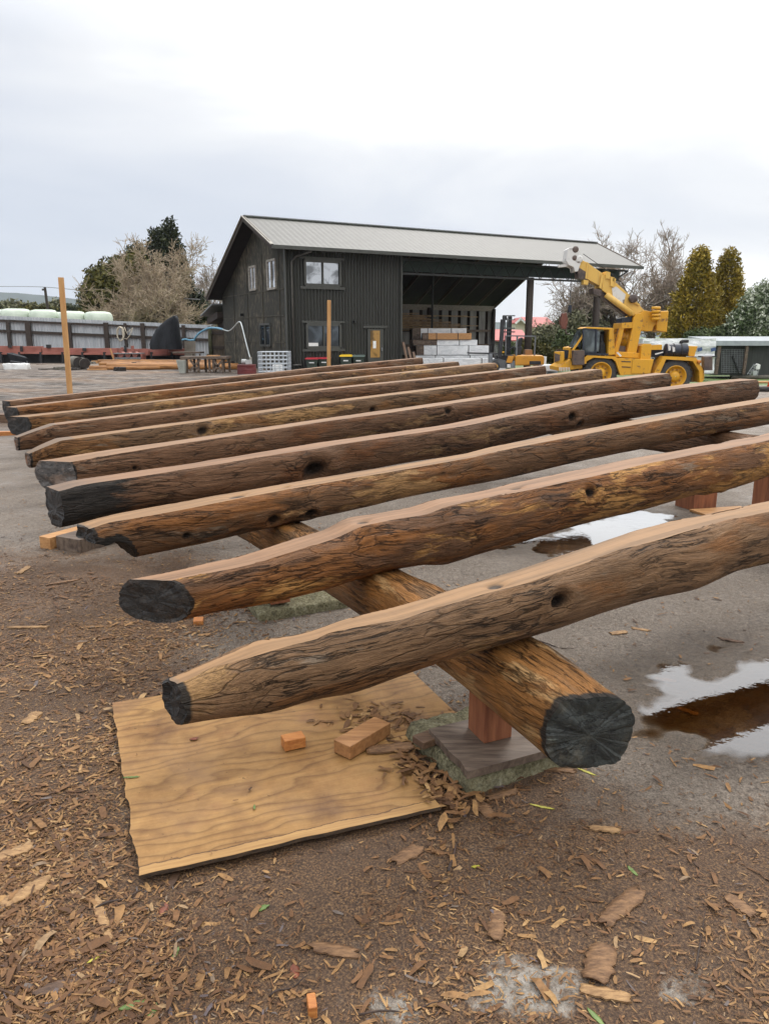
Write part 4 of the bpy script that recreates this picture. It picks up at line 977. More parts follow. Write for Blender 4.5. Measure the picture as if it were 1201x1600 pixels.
# windows in the gable wall
def gw_at(px, py):
    w = ray(px, py); o = O0 + DS * WS; t = (o.dot(DS)) / Vector((w.x, w.y, 0)).dot(DS); p = Vector((0, 0, EYE)) + w * t
    return (Vector((p.x, p.y, 0)) - O0).dot(DG), p.z
def gwin(x0, y0, x1, y1, glass):
    ga, za = gw_at(x0, y0); gb, zb2_ = gw_at(x1, y1); g0_, g1_ = sorted((ga, gb)); z0_, z1_ = sorted((za, zb2_)); b = MB()
    s_ = WS - .04
    for a, c in (((g0_, z0_), (g1_, z0_)), ((g0_, z1_), (g1_, z1_)), ((g0_, z0_), (g0_, z1_)), ((g1_, z0_), (g1_, z1_)), (((g0_ + g1_) / 2, z0_), ((g0_ + g1_) / 2, z1_))):
        b.beam(sh(s_, *a), sh(s_, *c), .1, .09, DS)
    fr = b.build('side_window', LTG if glass is GLS_SIDE else DKG, shed)
    b = MB(); b.prism([sh(s_ + .01, g0_, z0_), sh(s_ + .01, g1_, z0_), sh(s_ + .01, g1_, z1_), sh(s_ + .01, g0_, z1_)], DS * .02); b.build('pane', glass, fr)
gwin(390, 418, 401, 452, GLS_SIDE); gwin(418, 408, 432, 450, GLS_SIDE); gwin(407, 507, 424, 540, GLS_LO)
b = MB(); ga, za = gw_at(380, 492); b.obox(sh(WS - .1, ga, za), DS, DG, UP, .1, .07, .07); b.build('wall_lamp', BLK, shed)
# small lean-to behind, its grey roof edge showing left of the gable
lt = thing('lean_to', 'small lean-to roof sticking out behind the left end of the shed', 'lean-to', sh(1.2, 12.2, 0))
b = MB(); b.prism([sh(.3, 10.9, 3.35), sh(6, 10.9, 3.35), sh(6, 13.4, 2.75), sh(.3, 13.4, 2.75)], UP * .08); b.build('roof', GREY, lt)
b = MB(); b.prism([sh(.6, 10.9, 2.6), sh(5.8, 10.9, 2.6), sh(5.8, 13., 2.3), sh(.6, 13., 2.3)], UP * .38); b.prism([sh(1.2, 11, 0), sh(1.2, 12.9, 0), sh(1.2, 12.9, 2.7), sh(1.2, 11, 2.9)], DS * .1); b.build('wall', DTIM, lt)
# ---------------------------------------------------------------- timber in the shed bay
def wrapm():
    m, t, b, P = base_mat('white_wrap'); n = noise(t, mapping(t, P, (1, 1, 2)), 2.2, 5, .6, 1.2)
    lk(t, ramp(t, n, [(.3, (.52, .54, .56)), (.6, (.74, .75, .76))]), b.inputs['Base Color']); b.inputs['Roughness'].default_value = .35
    lk(t, bump(t, n, .6, .08), b.inputs['Normal']); return m
WRAP = wrapm()
def pack(px0, px1, py0, py1, Y, dep, mat, label, cat='timber pack', strap=True, group='timber packs stacked in the bay', ends=None, zoff=0.):
    p = at(px0, py1, Y); q = at(px1, py0, Y); z0 = p.z; z1 = q.z; L = (q.x - p.x)
    root = thing('timber_pack', label, cat, ((p.x + q.x) / 2, Y + dep / 2, z0), group)
    b = MB(); nx_ = 14; V = []
    b.obox(((p.x + q.x) / 2, Y + dep / 2, (z0 + z1) / 2), (1, 0, 0), (0, 1, 0), UP, L / 2, dep / 2, (z1 - z0) / 2)
    b.build('wrapped_timber' if mat is WRAP else 'timber', mat, root, bevel=.03)
    if strap:
        for k in (.28, .72): x = lerp(p.x, q.x, k); MB().box(x - .02, x + .02, Y - .012, Y + dep, z0 - .003, z1 + .012).build('strap', BLK, root)
    if ends: 
        b = MB(); b.box(p.x - .02, p.x + ends, Y - .015, Y + dep * .98, z0 + .01, z1 + .012); b.build('bare_end', GREYW, root)
    return root
def bearers(x0, x1, Y, z, dep): pass
pack(654, 790, 560, 580, 41.2, 1.2, WRAP, 'lowest front white wrapped pack in the shed bay, beside the forklift')
pack(650, 763, 540, 555, 43.0, 1.2, WRAP, 'long white wrapped pack above the lowest one, with one black strap', ends=.4)
pack(645, 768, 555.6, 576, 43.0, 1.2, WRAP, 'white wrapped pack directly under the long strapped one')
pack(645, 745, 531, 539.6, 43.1, 1.0, WRAP, 'thin white pack with a dirty grey left end, third from the ground', ends=1.3)
pack(660, 736, 520.5, 530.6, 43.0, 1.0, PINE, 'bare orange timber pack on top of the thin white one', ends=.3)
pack(644, 728, 513, 530.4, 44.2, .9, WRAP, 'topmost white pack with grey left end, behind the bare orange pack', ends=.45)
pack(640, 745, 531, 578, 44.2, .9, GREYW, 'grey timber stack behind the white packs, carrying the topmost one', strap=False)
root = thing('plank_rack', 'rack of loose brown planks high on the back wall of the bay', 'plank rack', sh(12, 9.2, 0)); rnd = random.Random(3)
b = MB()
for k in range(34):
    a = 8.6 + rnd.uniform(0, .9); l = rnd.uniform(4, 8.4); z = 2.0 + k * .028; b.beam(sh(a, 9.0 + rnd.random() * .7, z + rnd.gauss(0, .03)), sh(a + l, 9.0 + rnd.random() * .7, z + rnd.gauss(0, .05)), .2, .045)
b.build('plank', simple('old_planks', (.44, .30, .17), (.24, .155, .09), 4, .7), root)['kind'] = 'stuff'
b = MB()
for s_ in (9.2, 12.5, 15.6): b.beam(sh(s_, 8.8, 1.93), sh(s_, 9.9, 1.93), .1, .1); b.beam(sh(s_, 8.8, 0), sh(s_, 8.8, 1.9), .1, .1)
b.build('bracket', DTIM, root)
root = thing('leaning_boards', 'brown boards leaning against the end of the iron wall beside the bay', 'boards', sh(SF + .35, WG0 - .5, 0))
b = MB()
for k in range(3): b.beam(sh(SF + .1 + k * .25, WG0 - .7, .0), sh(SF + .05 + k * .3, WG0 - .2, 1.3 - k * .25), .14, .04)
b.build('board', BROWNW, root)
# ================================================================ the yard on the left
def PX(pts, Y): return [at(x, y, Y) for x, y in pts]
def zoff(P): return P
# corrugated iron fence
IRONF = corr_mat('pale_fence_iron', (.50, .52, .54), (.36, .385, .41), 0, .5, .3)
YF = 50.
fence = thing('iron_fence', 'pale corrugated iron fence with dark posts and rails along the left of the yard', 'fence', (-17, YF, 0))
b = MB(); x0, x1 = at(-60, 520, YF).x, at(330, 520, YF).x
def ftop(x): return lerp(at(0, 495.5, YF).z, at(325, 509, YF).z, (x - at(0, 0, YF).x) / (at(325, 0, YF).x - at(0, 0, YF).x))
corr_sheet(b, (x0, YF, 0), (1, 0, 0), x1 - x0, UP, 1, (0, -1, 0), .19, .03, lambda u: (.05, ftop(x0 + u)))
b.build('iron_sheet', IRONF, fence)
def frail(name, d0, th=.14):
    MB().beam((x0, YF - .1, ftop(x0) - d0), (x1 + .5, YF - .1, ftop(x1) - d0), .1, th).build(name, DTIM, fence)
frail('rail', .30); frail('rail', .94, .17)
for k, (px, w, y1) in enumerate([(12, 5, 503), (43, 8, 502), (107, 6, 504), (165, 7, 504), (195, 4, 505), (222, 6, 505), (-40, 7, 503), (286, 5, 508)]):
    p = at(px, y1, YF - .2); MB().box(p.x - w * .02, p.x + w * .02, YF - .3, YF - .12, .0 if k not in (0, 4) else .9, p.z).build('post', DTIM, fence)
ROPE = simple('rope', (.55, .50, .40), (.4, .36, .28), 10, .8)
rp = []
for k in range(70):
    a = k / 70 * 2 * pi * 4.2; c = at(188, 519, YF - .36); rp.append((c.x + cos(a) * (.22 + .16 * nz(k * .2, 1)), c.y - .004 * k * .2, c.z + sin(a) * (.42 + .12 * nz(k * .2, 4)) - .1))
rp += PX([(192, 528), (198, 530), (204, 522), (207, 512), (203, 516), (198, 521), (194, 511)], YF - .42)
tag(MB().tube(rp, .028, 5).build('rope', ROPE, smooth=True), 'pale rope coil hanging on the iron fence', 'rope')
# earth bank behind the fence with wrapped bales
BANK = simple('earth_bank', (.10, .13, .05), (.06, .07, .03), 1, .9)
b = MB(); nx_ = 30; V = []
for i in range(nx_ + 1):
    x = lerp(-42, -13, i / nx_)
    for y, z in ((51.6, -.1), (52.4, 2.25 + .1 * nz(x * .4, 1)), (58, 2.3 + .15 * nz(x * .4, 3)), (64, -.3)): V.append((x, y, z))
b.add(V, [(i * 4 + j, i * 4 + j + 4, i * 4 + j + 5, i * 4 + j + 1) for i in range(nx_) for j in range(3)])
o = b.build('earth_bank', BANK, smooth=True); o['kind'] = 'structure'
BALE = simple('bale_wrap', (.56, .62, .52), (.42, .48, .39), 1.4, .4, (1, 1, 1), .5, detail=6, dist=.05)
def bale(px, py, wpx, Y, label):
    c = at(px, py, Y); r = wpx / 2 / 1190 * Y; h = r * 1.15; b = MB(); n = 28; prof = [(0, 0.05), (0, .82), (.08, .97), (.25, 1.02), (.6, 1.03), (.82, .99), (.95, .86), (1.0, .6), (1.01, .02)]
    V = []; z0 = c.z - h
    for t, q in prof:
        for k in range(n):
            a = 2 * pi * k / n; d = 1 + .05 * nz(cos(a) * 1.5 + px, sin(a) * 1.5, t * 2) + .02 * nz(cos(a) * 5 + px, sin(a) * 5, t * 4)
            V.append((c.x + cos(a) * r * q * d, Y + sin(a) * r * q * d, z0 + h * t + .03 * nz(cos(a) * 2, sin(a) * 2, px)))
    b.add(V, [(i * n + k, i * n + (k + 1) % n, (i + 1) * n + (k + 1) % n, (i + 1) * n + k) for i in range(len(prof) - 1) for k in range(n)])
    tag(b.build('hay_bale', BALE, smooth=True), label, 'hay bale', 'wrapped hay bales on the bank')
    return z0
for px, py, w, Y, lab in [(24, 482.5, 43, 53.6, 'pale green wrapped hay bale, leftmost whole one behind the fence'), (67, 484, 40, 53.6, 'pale green wrapped hay bale left of the tall wooden post in view'), (88, 488, 30, 56.2, 'hay bale half hidden in the gap behind the tall wooden post'),
                          (112, 486.5, 38, 53.6, 'pale green wrapped hay bale just right of the tall wooden post'), (153, 487, 40, 53.8, 'pale green wrapped hay bale at the right end of its row'), (-16, 483, 40, 53.6, 'wrapped hay bale cut off by the left photo edge'), (125, 490, 26, 56.2, 'hay bale peeking out behind the one right of the tall post')]:
    z0 = bale(px, py, w, Y, lab)
# pink steel bed of the mill along the fence
PINKS = simple('faded_red_steel', (.34, .13, .10), (.22, .075, .055), 1.2, .6, (1, 1, 3), .3)
BLKS = simple('black_rubber', (.03, .03, .032), (.015, .015, .016), 2, .7)
YB = 47.
bed = thing('mill_bed', 'long faded red steel saw bed on black legs in front of the iron fence', 'machine bed', (at(150, 560, YB).x, YB, 0))
for k, (a, c, y0, y1, d) in enumerate([(-30, 32, 540.5, 551, .5), (33, 64, 541, 550, .4), (68, 104, 543, 551, .6), (105, 160, 544, 551.5, .4), (161, 184, 544, 552, .5), (186, 232, 545, 552.5, .5), (236, 262, 545, 553, .4), (264, 300, 544.5, 552, .5)]):
    p, q = at(a, y1, YB), at(c, y0, YB); b = MB(); b.box(p.x, q.x, YB - d * .2, YB + .35, p.z, q.z); b.box(p.x, q.x, YB - .28, YB + .33, p.z - .1, p.z - .003); b.build('steel_panel', PINKS, bed)
p, q = at(-30, 566, YB), at(300, 552, YB); MB().box(p.x, q.x, YB + .4, YB + .5, .0, at(0, 553, YB).z).build('back_skirt', BLKS, bed)
for k, px in enumerate((4, 33, 66, 100, 131, 165, 200, 238, 270, 297)):
    p = at(px, 550, YB); MB().box(p.x - .06, p.x + .06, YB - .3, YB - .15, 0, p.z).build('leg', BLKS, bed)
for k, (px, py, w, h) in enumerate([(16, 541, 5, 4), (76, 541, 6, 5), (34, 545, 3, 8), (132, 546, 5, 4), (196, 546, 3, 11), (207, 545, 4, 9), (191, 549, 4, 12), (213, 550, 4, 8), (292, 546, 6, 5)]):
    p = at(px, py, YB - .1); s_ = YB / 1190; b = MB(); b.rbox((p.x, YB - .1, p.z), (w * s_, .3, h * s_), .2); b.build('bracket', PINKS if k > 4 else BLKS, bed)
tbl = thing('steel_trolley', 'low faded red steel trolley frame in front of the saw bed', 'trolley', (at(200, 560, 45.5).x, 45.5, 0))
p, q = at(180, 561, 45.5), at(223, 553, 45.5)
b = MB(); b.box(p.x, q.x, 45.2, 45.9, p.z + .02, p.z + .1); b.box(p.x, q.x, 45.2, 45.9, q.z, q.z + .06); b.build('frame', GREY, tbl)
for x in (p.x, q.x): MB().box(x - .05, x + .05, 45.2, 45.9, 0, q.z).build('leg', PINKS, tbl)
for k in range(3): x = lerp(p.x, q.x, .25 + .25 * k); MB().lathe((x, 45.3, p.z + .25), (0, 1, 0), [(0, .16), (.5, .16)], 12).build('roller', PINKS, tbl)
st = MB(); st.beam(at(172, 545, 45), at(178, 563.5, 45), .10, .06); tag(st.build('leaning_plank', PINE), 'short orange plank leaning on the saw bed left of the trolley', 'plank')
# black cover over a machine head
cov = MB(); prof_px = [(235, 531.5, .05), (236, 529, .55), (240, 524, .8), (247, 516, .9), (255, 507, .85), (262, 500, .7), (268, 495, .5), (272, 493, .2)]
V = []; n = 24; Yc = 46.
outl = [(235, 541, 283), (235, 538, 283.5), (236, 531, 282), (240, 523, 281), (247, 514, 280), (255, 505, 279), (262, 499, 278), (268, 495.5, 276.5), (272, 493.5, 275), (273.5, 493, 274)]
for i, (a, y, c) in enumerate(outl):
    p, q = at(a, y + (4 if i == 0 else 0), Yc), at(c, y + (5 if i == 0 else 0), Yc); cx = (p.x + q.x) / 2; hw = (q.x - p.x) / 2
    for k in range(n):
        an = 2 * pi * k / n; wv = 1 + .15 * sin(an * 5 + i * .45) * (1 - i / 9) + .12 * nz(k * .8, i * .6)
        ca, sa = cos(an), sin(an); sq = .85
        V.append((cx + hw * (abs(ca) ** sq) * (1 if ca > 0 else -1) * (wv if abs(ca) < .9 else 1), Yc + .8 * (.3 + .7 * (1 - i / 11)) * (abs(sa) ** sq) * (1 if sa > 0 else -1) * wv, p.z + (q.z - p.z) * (ca + 1) / 2 + (.12 * nz(k * .9, 3) if i == 0 else 0)))
cov.add(V, [(i * n + k, i * n + (k + 1) % n, (i + 1) * n + (k + 1) % n, (i + 1) * n + k) for i in range(len(outl) - 1) for k in range(n)] + [tuple(range(9 * n, 10 * n))])
TARP = simple('black_tarp', (.020, .022, .026), (.010, .011, .013), 2.5, .75, (1, 1, .35), 1., dist=.12, spec=.2)
cv = cov.build('machine_cover', TARP, smooth=True); tag(cv, 'pointed black tarpaulin cover over a machine on the saw bed', 'tarpaulin')
# gate and old boards at the right end of the fence
gt = thing('wooden_gate', 'weathered brown board gate between the fence and the shed', 'gate', (at(340, 560, 46).x, 46, 0))
b = MB()
for k in range(6):
    a = at(330 + k * 4, 569, 46).x; b.box(a, a + .145, 46, 46.04, .1, at(0, 513.5, 46).z + .03 * nz(k, 3))
OLDB = simple('old_board', (.11, .085, .06), (.055, .043, .03), 3, .85, (3, 3, .6)); b.build('board', OLDB, gt)['kind'] = 'stuff'
for y in (520, 543): MB().box(at(330, y, 46).x, at(354, y, 46).x, 45.93, 45.998, at(0, y, 46).z - .08, at(0, y, 46).z + .08).build('rail', DTIM, gt)
p = at(327, 510, 45.9); MB().tube([(p.x, 45.9, 0), (p.x, 45.9, p.z)], .12, 10).build('post', simple('mossy_post', (.07, .075, .035), (.04, .035, .022), 5, .9), gt, True)
tag(MB().prism(PX([(288, 533), (305, 533), (305, 562), (288, 562)], 46.6), (0, .06, 0)).build('old_sheet', simple('pale_old_panel', (.27, .24, .20), (.17, .15, .12), 2, .8)), 'square of pale old board standing against the fence by the gate', 'panel')
b = MB(); b.box(at(270, 552, 45).x, at(314, 552, 45).x, 44.8, 45.8, at(0, 551, 45).z - .04, at(0, 551, 45).z + .05); bn = thing('side_table', 'narrow grey table between the black cover and the gate', 'table', (at(292, 560, 45).x, 45.3, 0))
b.build('top', GREYW, bn)
for px in (272, 283, 297, 312): MB().box(at(px, 0, 45).x - .04, at(px, 0, 45).x + .04, 44.9, 45.0, 0, at(0, 552, 45).z - .03).build('leg', GREYW, bn)
# blue hose and pale pipe from drum to gate
HOSEB = simple('blue_hose', (.16, .36, .50), (.10, .26, .38), 4, .5); HOSEW = simple('pale_hose', (.52, .56, .56), (.4, .44, .44), 4, .5)
def bez(pts, n=8):
    o = []; P = [Vector(p) for p in pts]
    for i in range(len(P) - 1):
        p0, p1, p2, p3 = P[max(0, i - 1)], P[i], P[i + 1], P[min(len(P) - 1, i + 2)]
        for k in range(n):
            t = k / n; o.append(.5 * ((2 * p1) + (p2 - p0) * t + (2 * p0 - 5 * p1 + 4 * p2 - p3) * t * t + (3 * p1 - p0 - 3 * p2 + p3) * t ** 3))
    return o + [P[-1]]
YD = 33.
hs = thing('water_hose', 'blue and pale hose arching from the red tank over to the fence', 'hose', (at(391, 560, YD).x, YD, 0))
MB().tube(bez([at(303, 532, 44), at(306, 526, 43.8), at(313, 519, 43.5), (at(325, 513, 43)), at(337, 512.5, 41.5), at(347, 514.5, 40)]), .055, 8).build('blue_hose', HOSEB, hs, True)
MB().tube(bez([at(347, 514.5, 40), at(356, 517, 38.5), at(363, 513, 37), at(370, 505, 35), at(374, 503, 34), at(377, 508, 33.5), at(383, 532, 33.2), at(389, 555, 33.05), at(390.5, 560, 33)]), .026, 8).build('pale_hose', HOSEW, hs, True)
tag(MB().tube(bez(PX([(284, 531), (290, 530), (296, 531.5), (303, 530.5)], 44.2)), .05, 6).build('hose_end', HOSEB, smooth=True), 'blue hose end lying along the fence rail left of the arch', 'hose')
# red tank with pump
tk_ = thing('red_tank', 'dark red cut down drum with a pump on top in front of the shed gable', 'tank', (at(385.5, 588, YD).x, YD, 0))
c = at(385.5, 588, YD); r = 14.2 / 1190 * YD; zt_ = at(385, 570, YD).z
MB().lathe((c.x, YD, -.02), UP, [(0, r), (.02, r * 1.02), (.2, r), (zt_ * .5, r), (zt_ * .5 + .02, r * 1.025), (zt_ * .5 + .05, r), (zt_, r), (zt_ + .02, r * 1.03), (zt_ + .03, r * .96)], 32).build('drum', simple('dark_red_paint', (.15, .028, .028), (.10, .02, .02), 1.5, .5, (1, 1, 2)), tk_, True)
b = MB(); p = at(388, 566, YD); b.rbox((p.x, YD, zt_ + .12), (.26, .2, .18), .2); b.lathe((p.x - .3, YD, zt_ + .14), (1, 0, 0), [(0, .07), (.02, .1), (.2, .1), (.22, .07)], 14); b.build('pump', simple('pump_grey', (.45, .46, .45), (.3, .31, .3), 8, .4), tk_)
MB().tube(bez(PX([(390, 566), (391, 562), (391, 558)], YD)), .05, 8).build('pipe', LTG, tk_, True)
# wire cage
cg = thing('wire_cage', 'empty galvanised cage crate standing at the shed corner', 'cage', (at(425, 580, 34.5).x, 34.5, 0))
GALV = simple('galvanised', (.50, .53, .56), (.38, .41, .44), 4, .4, metal=.3); p, q = at(403, 580, 34.3), at(449, 550, 34.3); b = MB()
for yy in (34.3, 35.4):
    for k in range(8): x = lerp(p.x, q.x, k / 7); b.tube([(x, yy, 0.02), (x, yy, q.z)], .018, 5)
    for k in range(6): z = lerp(.06, q.z, k / 5); b.tube([(p.x, yy, z), (q.x, yy, z)], .018, 5)
for xx in (p.x, q.x):
    for k in range(6): z = lerp(.06, q.z, k / 5); b.tube([(xx, 34.3, z), (xx, 35.4, z)], .018, 5)
    for k in range(5): y = lerp(34.3, 35.4, k / 4); b.tube([(xx, y, 0.02), (xx, y, q.z)], .018, 5)
b.build('wire_grid', GALV, cg)
b = MB(); b.box(p.x, q.x, 34.32, 35.38, .0, .05); b.build('base', GALV, cg)
b = MB(); b.rbox((at(415, 0, 34.8).x, 34.9, .2), (.4, .4, .3), .3); tag(b.build('tub', WHITE, bevel=.03), 'pale tub standing inside the wire cage', 'tub')
# wheelie bins along the iron wall
BINB = simple('bin_green', (.055, .075, .06), (.04, .055, .045), 3, .5)
LIDS = {'red': simple('bin_lid_red', (.38, .03, .04), (.28, .02, .03), 4, .4), 'yellow': simple('bin_lid_yellow', (.72, .48, .02), (.6, .38, .02), 4, .4), 'green': simple('bin_lid_green', (.11, .15, .13), (.08, .11, .10), 4, .4)}
def wbin(px, top, Y, lid, label):
    c = at(px, top, Y); h = c.z; root = thing('wheelie_bin', label, 'bin', (c.x, Y, 0), 'wheelie bins along the shed wall'); w = .28; b = MB(); V = []
    for z, s_ in ((.08, .78), (.2, .8), (h * .82, .97), (h * .84, 1.06), (h * .88, 1.06)):
        for a, d in ((-1, -1), (1, -1), (1, 1), (-1, 1)): V.append((c.x + a * w * s_, Y + d * .3 * s_, z))
    b.add(V, [(i * 4 + k, i * 4 + (k + 1) % 4, i * 4 + 4 + (k + 1) % 4, i * 4 + 4 + k) for i in range(4) for k in range(4)] + [(3, 2, 1, 0), (16, 17, 18, 19)]); b.build('body', BINB, root, bevel=.015)
    b = MB(); b.prism([(c.x - w * 1.12, Y - .34, h * .89), (c.x + w * 1.12, Y - .34, h * .89), (c.x + w * 1.12, Y - .3, h * .95), (c.x + w * .95, Y - .25, h), (c.x - w * .95, Y - .25, h), (c.x - w * 1.12, Y - .3, h * .95)], (0, .62, .02)); b.build('lid', LIDS[lid], root, bevel=.01)
    MB().tube([(c.x - w * .8, Y + .36, h * .9), (c.x + w * .8, Y + .36, h * .9)], .02, 6).build('handle', BINB, root)
    for s_ in (-1, 1): MB().lathe((c.x + s_ * w * .9 - .03, Y + .26, .1), (1, 0, 0), [(0, .1), (.06, .1)], 14).build('wheel', BLKS, root)
    MB().box(c.x - .12, c.x + .12, Y - .305, Y - .285, h * .58, h * .66).build('sticker', WHITE, root)
wbin(487, 559, 37.4, 'red', 'red lidded wheelie bin, left one of two under the lower window'); wbin(506, 558.5, 37.8, 'red', 'red lidded wheelie bin partly behind the wooden stake'); wbin(540, 554.5, 38.2, 'yellow', 'yellow lidded wheelie bin by the shed wall'); wbin(559.5, 555, 38.6, 'green', 'green grey lidded wheelie bin next to the shed door')
# stakes
def stake(a, c, w, Y, label, zc=None):
    p, q = at(*a, Y), at(*c, Y); b = MB(); b.beam((p.x, Y, (-.05 if zc is None else zc)), q, w, w * .7, (0, 1, 0)); return tag(b.build('wooden_stake', simple('stake_timber', (.50, .28, .11), (.40, .20, .07), 2, .6, (6, 6, .8)), bevel=.006), label, 'stake', 'upright wooden stakes')
stake((109, 612, ), (95, 433.5), .13, 21.8, 'tall leaning orange wooden post on the left in front of the fence')
stake((513, 592), (513.5, 469), .13, 29., 'upright wooden post in front of the shed between the windows and bins')
# work bench
YK = 34.5
wb = thing('trestle_bench', 'rough wooden trestle bench with crossed braces in the left yard', 'bench', (at(290, 585, YK).x, YK, 0)); zt_ = at(0, 560.5, YK).z
xa, xb = at(253, 0, YK).x, at(327, 0, YK).x
MB().box(xa - .1, xb + .05, YK - .1, YK + 1.0, zt_, zt_ + .10).build('top', GREYW, wb)
for k, px in enumerate((259, 264, 279, 284, 298, 301, 305, 316, 321, 326)):
    x = at(px, 0, YK).x; y = YK + (.0 if k % 2 == 0 else .85); MB().box(x - .045, x + .045, y, y + .09, 0, zt_).build('leg', GREYW, wb)
for a, c in ((264, 283), (279, 266), (305, 322), (318, 306)):
    MB().beam((at(a, 0, YK).x, YK - .03, .1), (at(c, 0, YK).x, YK - .03, zt_ - .05), .05, .09).build('brace', GREYW, wb)
b = MB(); b.box(xa + 1.0, xb - .4, YK + .2, YK + .75, zt_ + .102, zt_ + .14); tag(b.build('plank', PINE), 'orange plank lying on top of the trestle bench', 'plank')
b = MB(); b.prism([(xa - .12, YK - .25, .0), (xa + .12, YK - .25, 0), (xa + .15, YK - .3, zt_ - .05), (xa - .22, YK - .3, zt_ - .05)], (0, .3, 0)); tag(b.build('grey_bin', simple('faded_plastic', (.36, .37, .33), (.26, .27, .24), 3, .6)), 'faded grey plastic tub at the left end of the trestle bench', 'tub')
# peeled poles on the ground
POLE = simple('peeled_pole', (.42, .20, .07), (.20, .09, .03), 3.5, .55, (.6, 5, 5)); YP = 38.
PLs = [(140, 250, 573, .11, 37.5, 'short peeled orange pole at the left end of the pole heap', -1), (168, 372, 575.5, .17, 37.6, 'thickest peeled pole at the front of the pole heap', 0), (155, 355, 569, .10, 39.3, 'thin peeled pole, front one of the upper layer', 1), (158, 350, 567.3, .09, 40., 'thin peeled pole, second of the upper layer', 1), (153, 354, 564.5, .09, 41., 'thin peeled pole at the very back of the heap', 1), (300, 372, 571, .11, 38.6, 'peeled pole stub sticking out at the right of the heap', 1)]
for a, c, y, r_, Y, lab, _ in PLs:
    p, q = at(a, y, Y), at(c, y, Y); z = max(r_, p.z if _ == 1 else r_)
    tag(MB().tube([(lerp(p.x, q.x, k / 6), Y + .03 * nz(k, y), z + .01 * nz(k, Y)) for k in range(7)], [r_ * (1 - .02 * k) for k in range(7)], 12).build('peeled_pole', POLE, smooth=True), lab, 'pole', 'peeled orange poles on the ground')
for k, x in enumerate((at(175, 0, 39.8).x, at(330, 0, 39.8).x)):
    b = MB(); b.rbox((x, 40.2, .16), (.15, 2.4, .32), 0.02); tag(b.build('bearer', DTIM), 'dark timber bearer under the peeled poles, %s end' % ('left', 'right')[k], 'bearer')
tag(MB().beam((at(139, 578, 37).x, 36.8, .06), (at(168, 577, 37).x, 36.9, .06), .12, .06).build('batten', PINE), 'pale batten on the dirt in front of the pole heap', 'batten')
# log rounds, stones, scraps near the wheelbarrow
RND = simple('grey_log', (.16, .145, .12), (.09, .08, .065), 4, .8); RNE = simple('dark_log_end', (.035, .028, .024), (.02, .016, .014), 6, .8)
for (a, c, r_, lab) in (((116, 562), (124, 570), .30, 'short grey log round lying on its side, left of two'), ((127, 566), (133, 571), .27, 'short dark log round, right of two, end toward the yard')):
    p, q = at(*a, 40.4), at(*c, 38.9); root = thing('log_round', lab, 'log round', (p.x, 39.6, 0)); d = (Vector((q.x, 38.9, r_)) - Vector((p.x, 40.2, r_)))
    MB().tube([(p.x, 40.2, r_), (q.x, 38.9, r_)], [r_, r_ * .95], 18).build('bark', RND, root, True); e = Vector((q.x, 38.9, r_)) + d.normalized() * .012
    MB().lathe(e, d, [(-.01, r_ * .94), (.004, r_ * .9), (.006, .02)], 18).build('cut_end', RNE, root)
for k, (px, py, w, h, mt, lab) in enumerate([(140, 569, .6, .18, RND, 'grey split slab right of the log rounds'), (148, 568, .35, .2, PINE, 'pale split block right of the log rounds'), (97, 577, .7, .16, RND, 'grey flat stone left of the log rounds'), (80, 577, 1.1, .08, DTIM, 'dark scrap timber on the mud below the wheelbarrow'), (187, 579, .4, .2, RNE, 'dark stump piece in front of the peeled poles'), (118, 577, .5, .1, RNE, 'dark scrap on the mud below the log rounds'), (66, 569, 1.4, .06, GREYW, 'grey boards lying right of the wheelbarrow')]):
    p = gnd(px, py); b = rough_slab((p.x, p.y, p.z - .04), w, .4, h, .3 * k, k + 3.3, .03, 8); tag(b.build('timber_scrap', mt, smooth=False), lab, 'scrap')
# wheelbarrow
wx = at(28, 575, 39.); YW = 39.; whb = thing('wheelbarrow', 'black tipped up wheelbarrow parked near the fence at far left', 'wheelbarrow', (wx.x, YW, 0))
b = MB(); rim = PX([(11, 551.5), (27, 550.8), (42, 558.5), (30, 559.5)], YW); 
rim = [at(11, 551.5, YW), at(42, 558.8, YW), at(38, 556.5, YW + 1.0), at(20, 551, YW + .9)]; bt = [at(17, 562, YW + .15), at(39, 565, YW + .15), at(37, 563, YW + .7), at(19, 561, YW + .7)]
b.add(rim + bt, [(0, 1, 5, 4), (1, 2, 6, 5), (2, 3, 7, 6), (3, 0, 4, 7), (4, 5, 6, 7)])
o = b.build('tray', simple('barrow_black', (.03, .033, .04), (.02, .022, .026), 3, .35), whb); sm_ = o.modifiers.new('solid', 'SOLIDIFY'); sm_.thickness = .03
c = at(20, 570, YW + .4); MB().lathe((c.x - .05, YW + .4, .2), (1, 0, 0), [(0, .12), (.01, .2), (.09, .2), (.1, .12)], 18).build('wheel', BLKS, whb, True)
b = MB(); b.tube([c + Vector((0, -.2, .2)), at(30, 566, YW), at(43, 568, YW)], .02, 6); b.build('frame', GREY, whb)
for px in (34, 42): MB().tube([at(px, 564, YW + .2), (at(px, 575, YW).x, YW + .1, 0)], .02, 6).build('leg', GREY, whb)
b = rough_slab((wx.x + .2, YW - .5, 0), 1.1, .5, .28, 0, 9.1, .06, 8); tag(b.build('sack', WHITE, smooth=True), 'crumpled white sack on the ground under the wheelbarrow', 'sack')
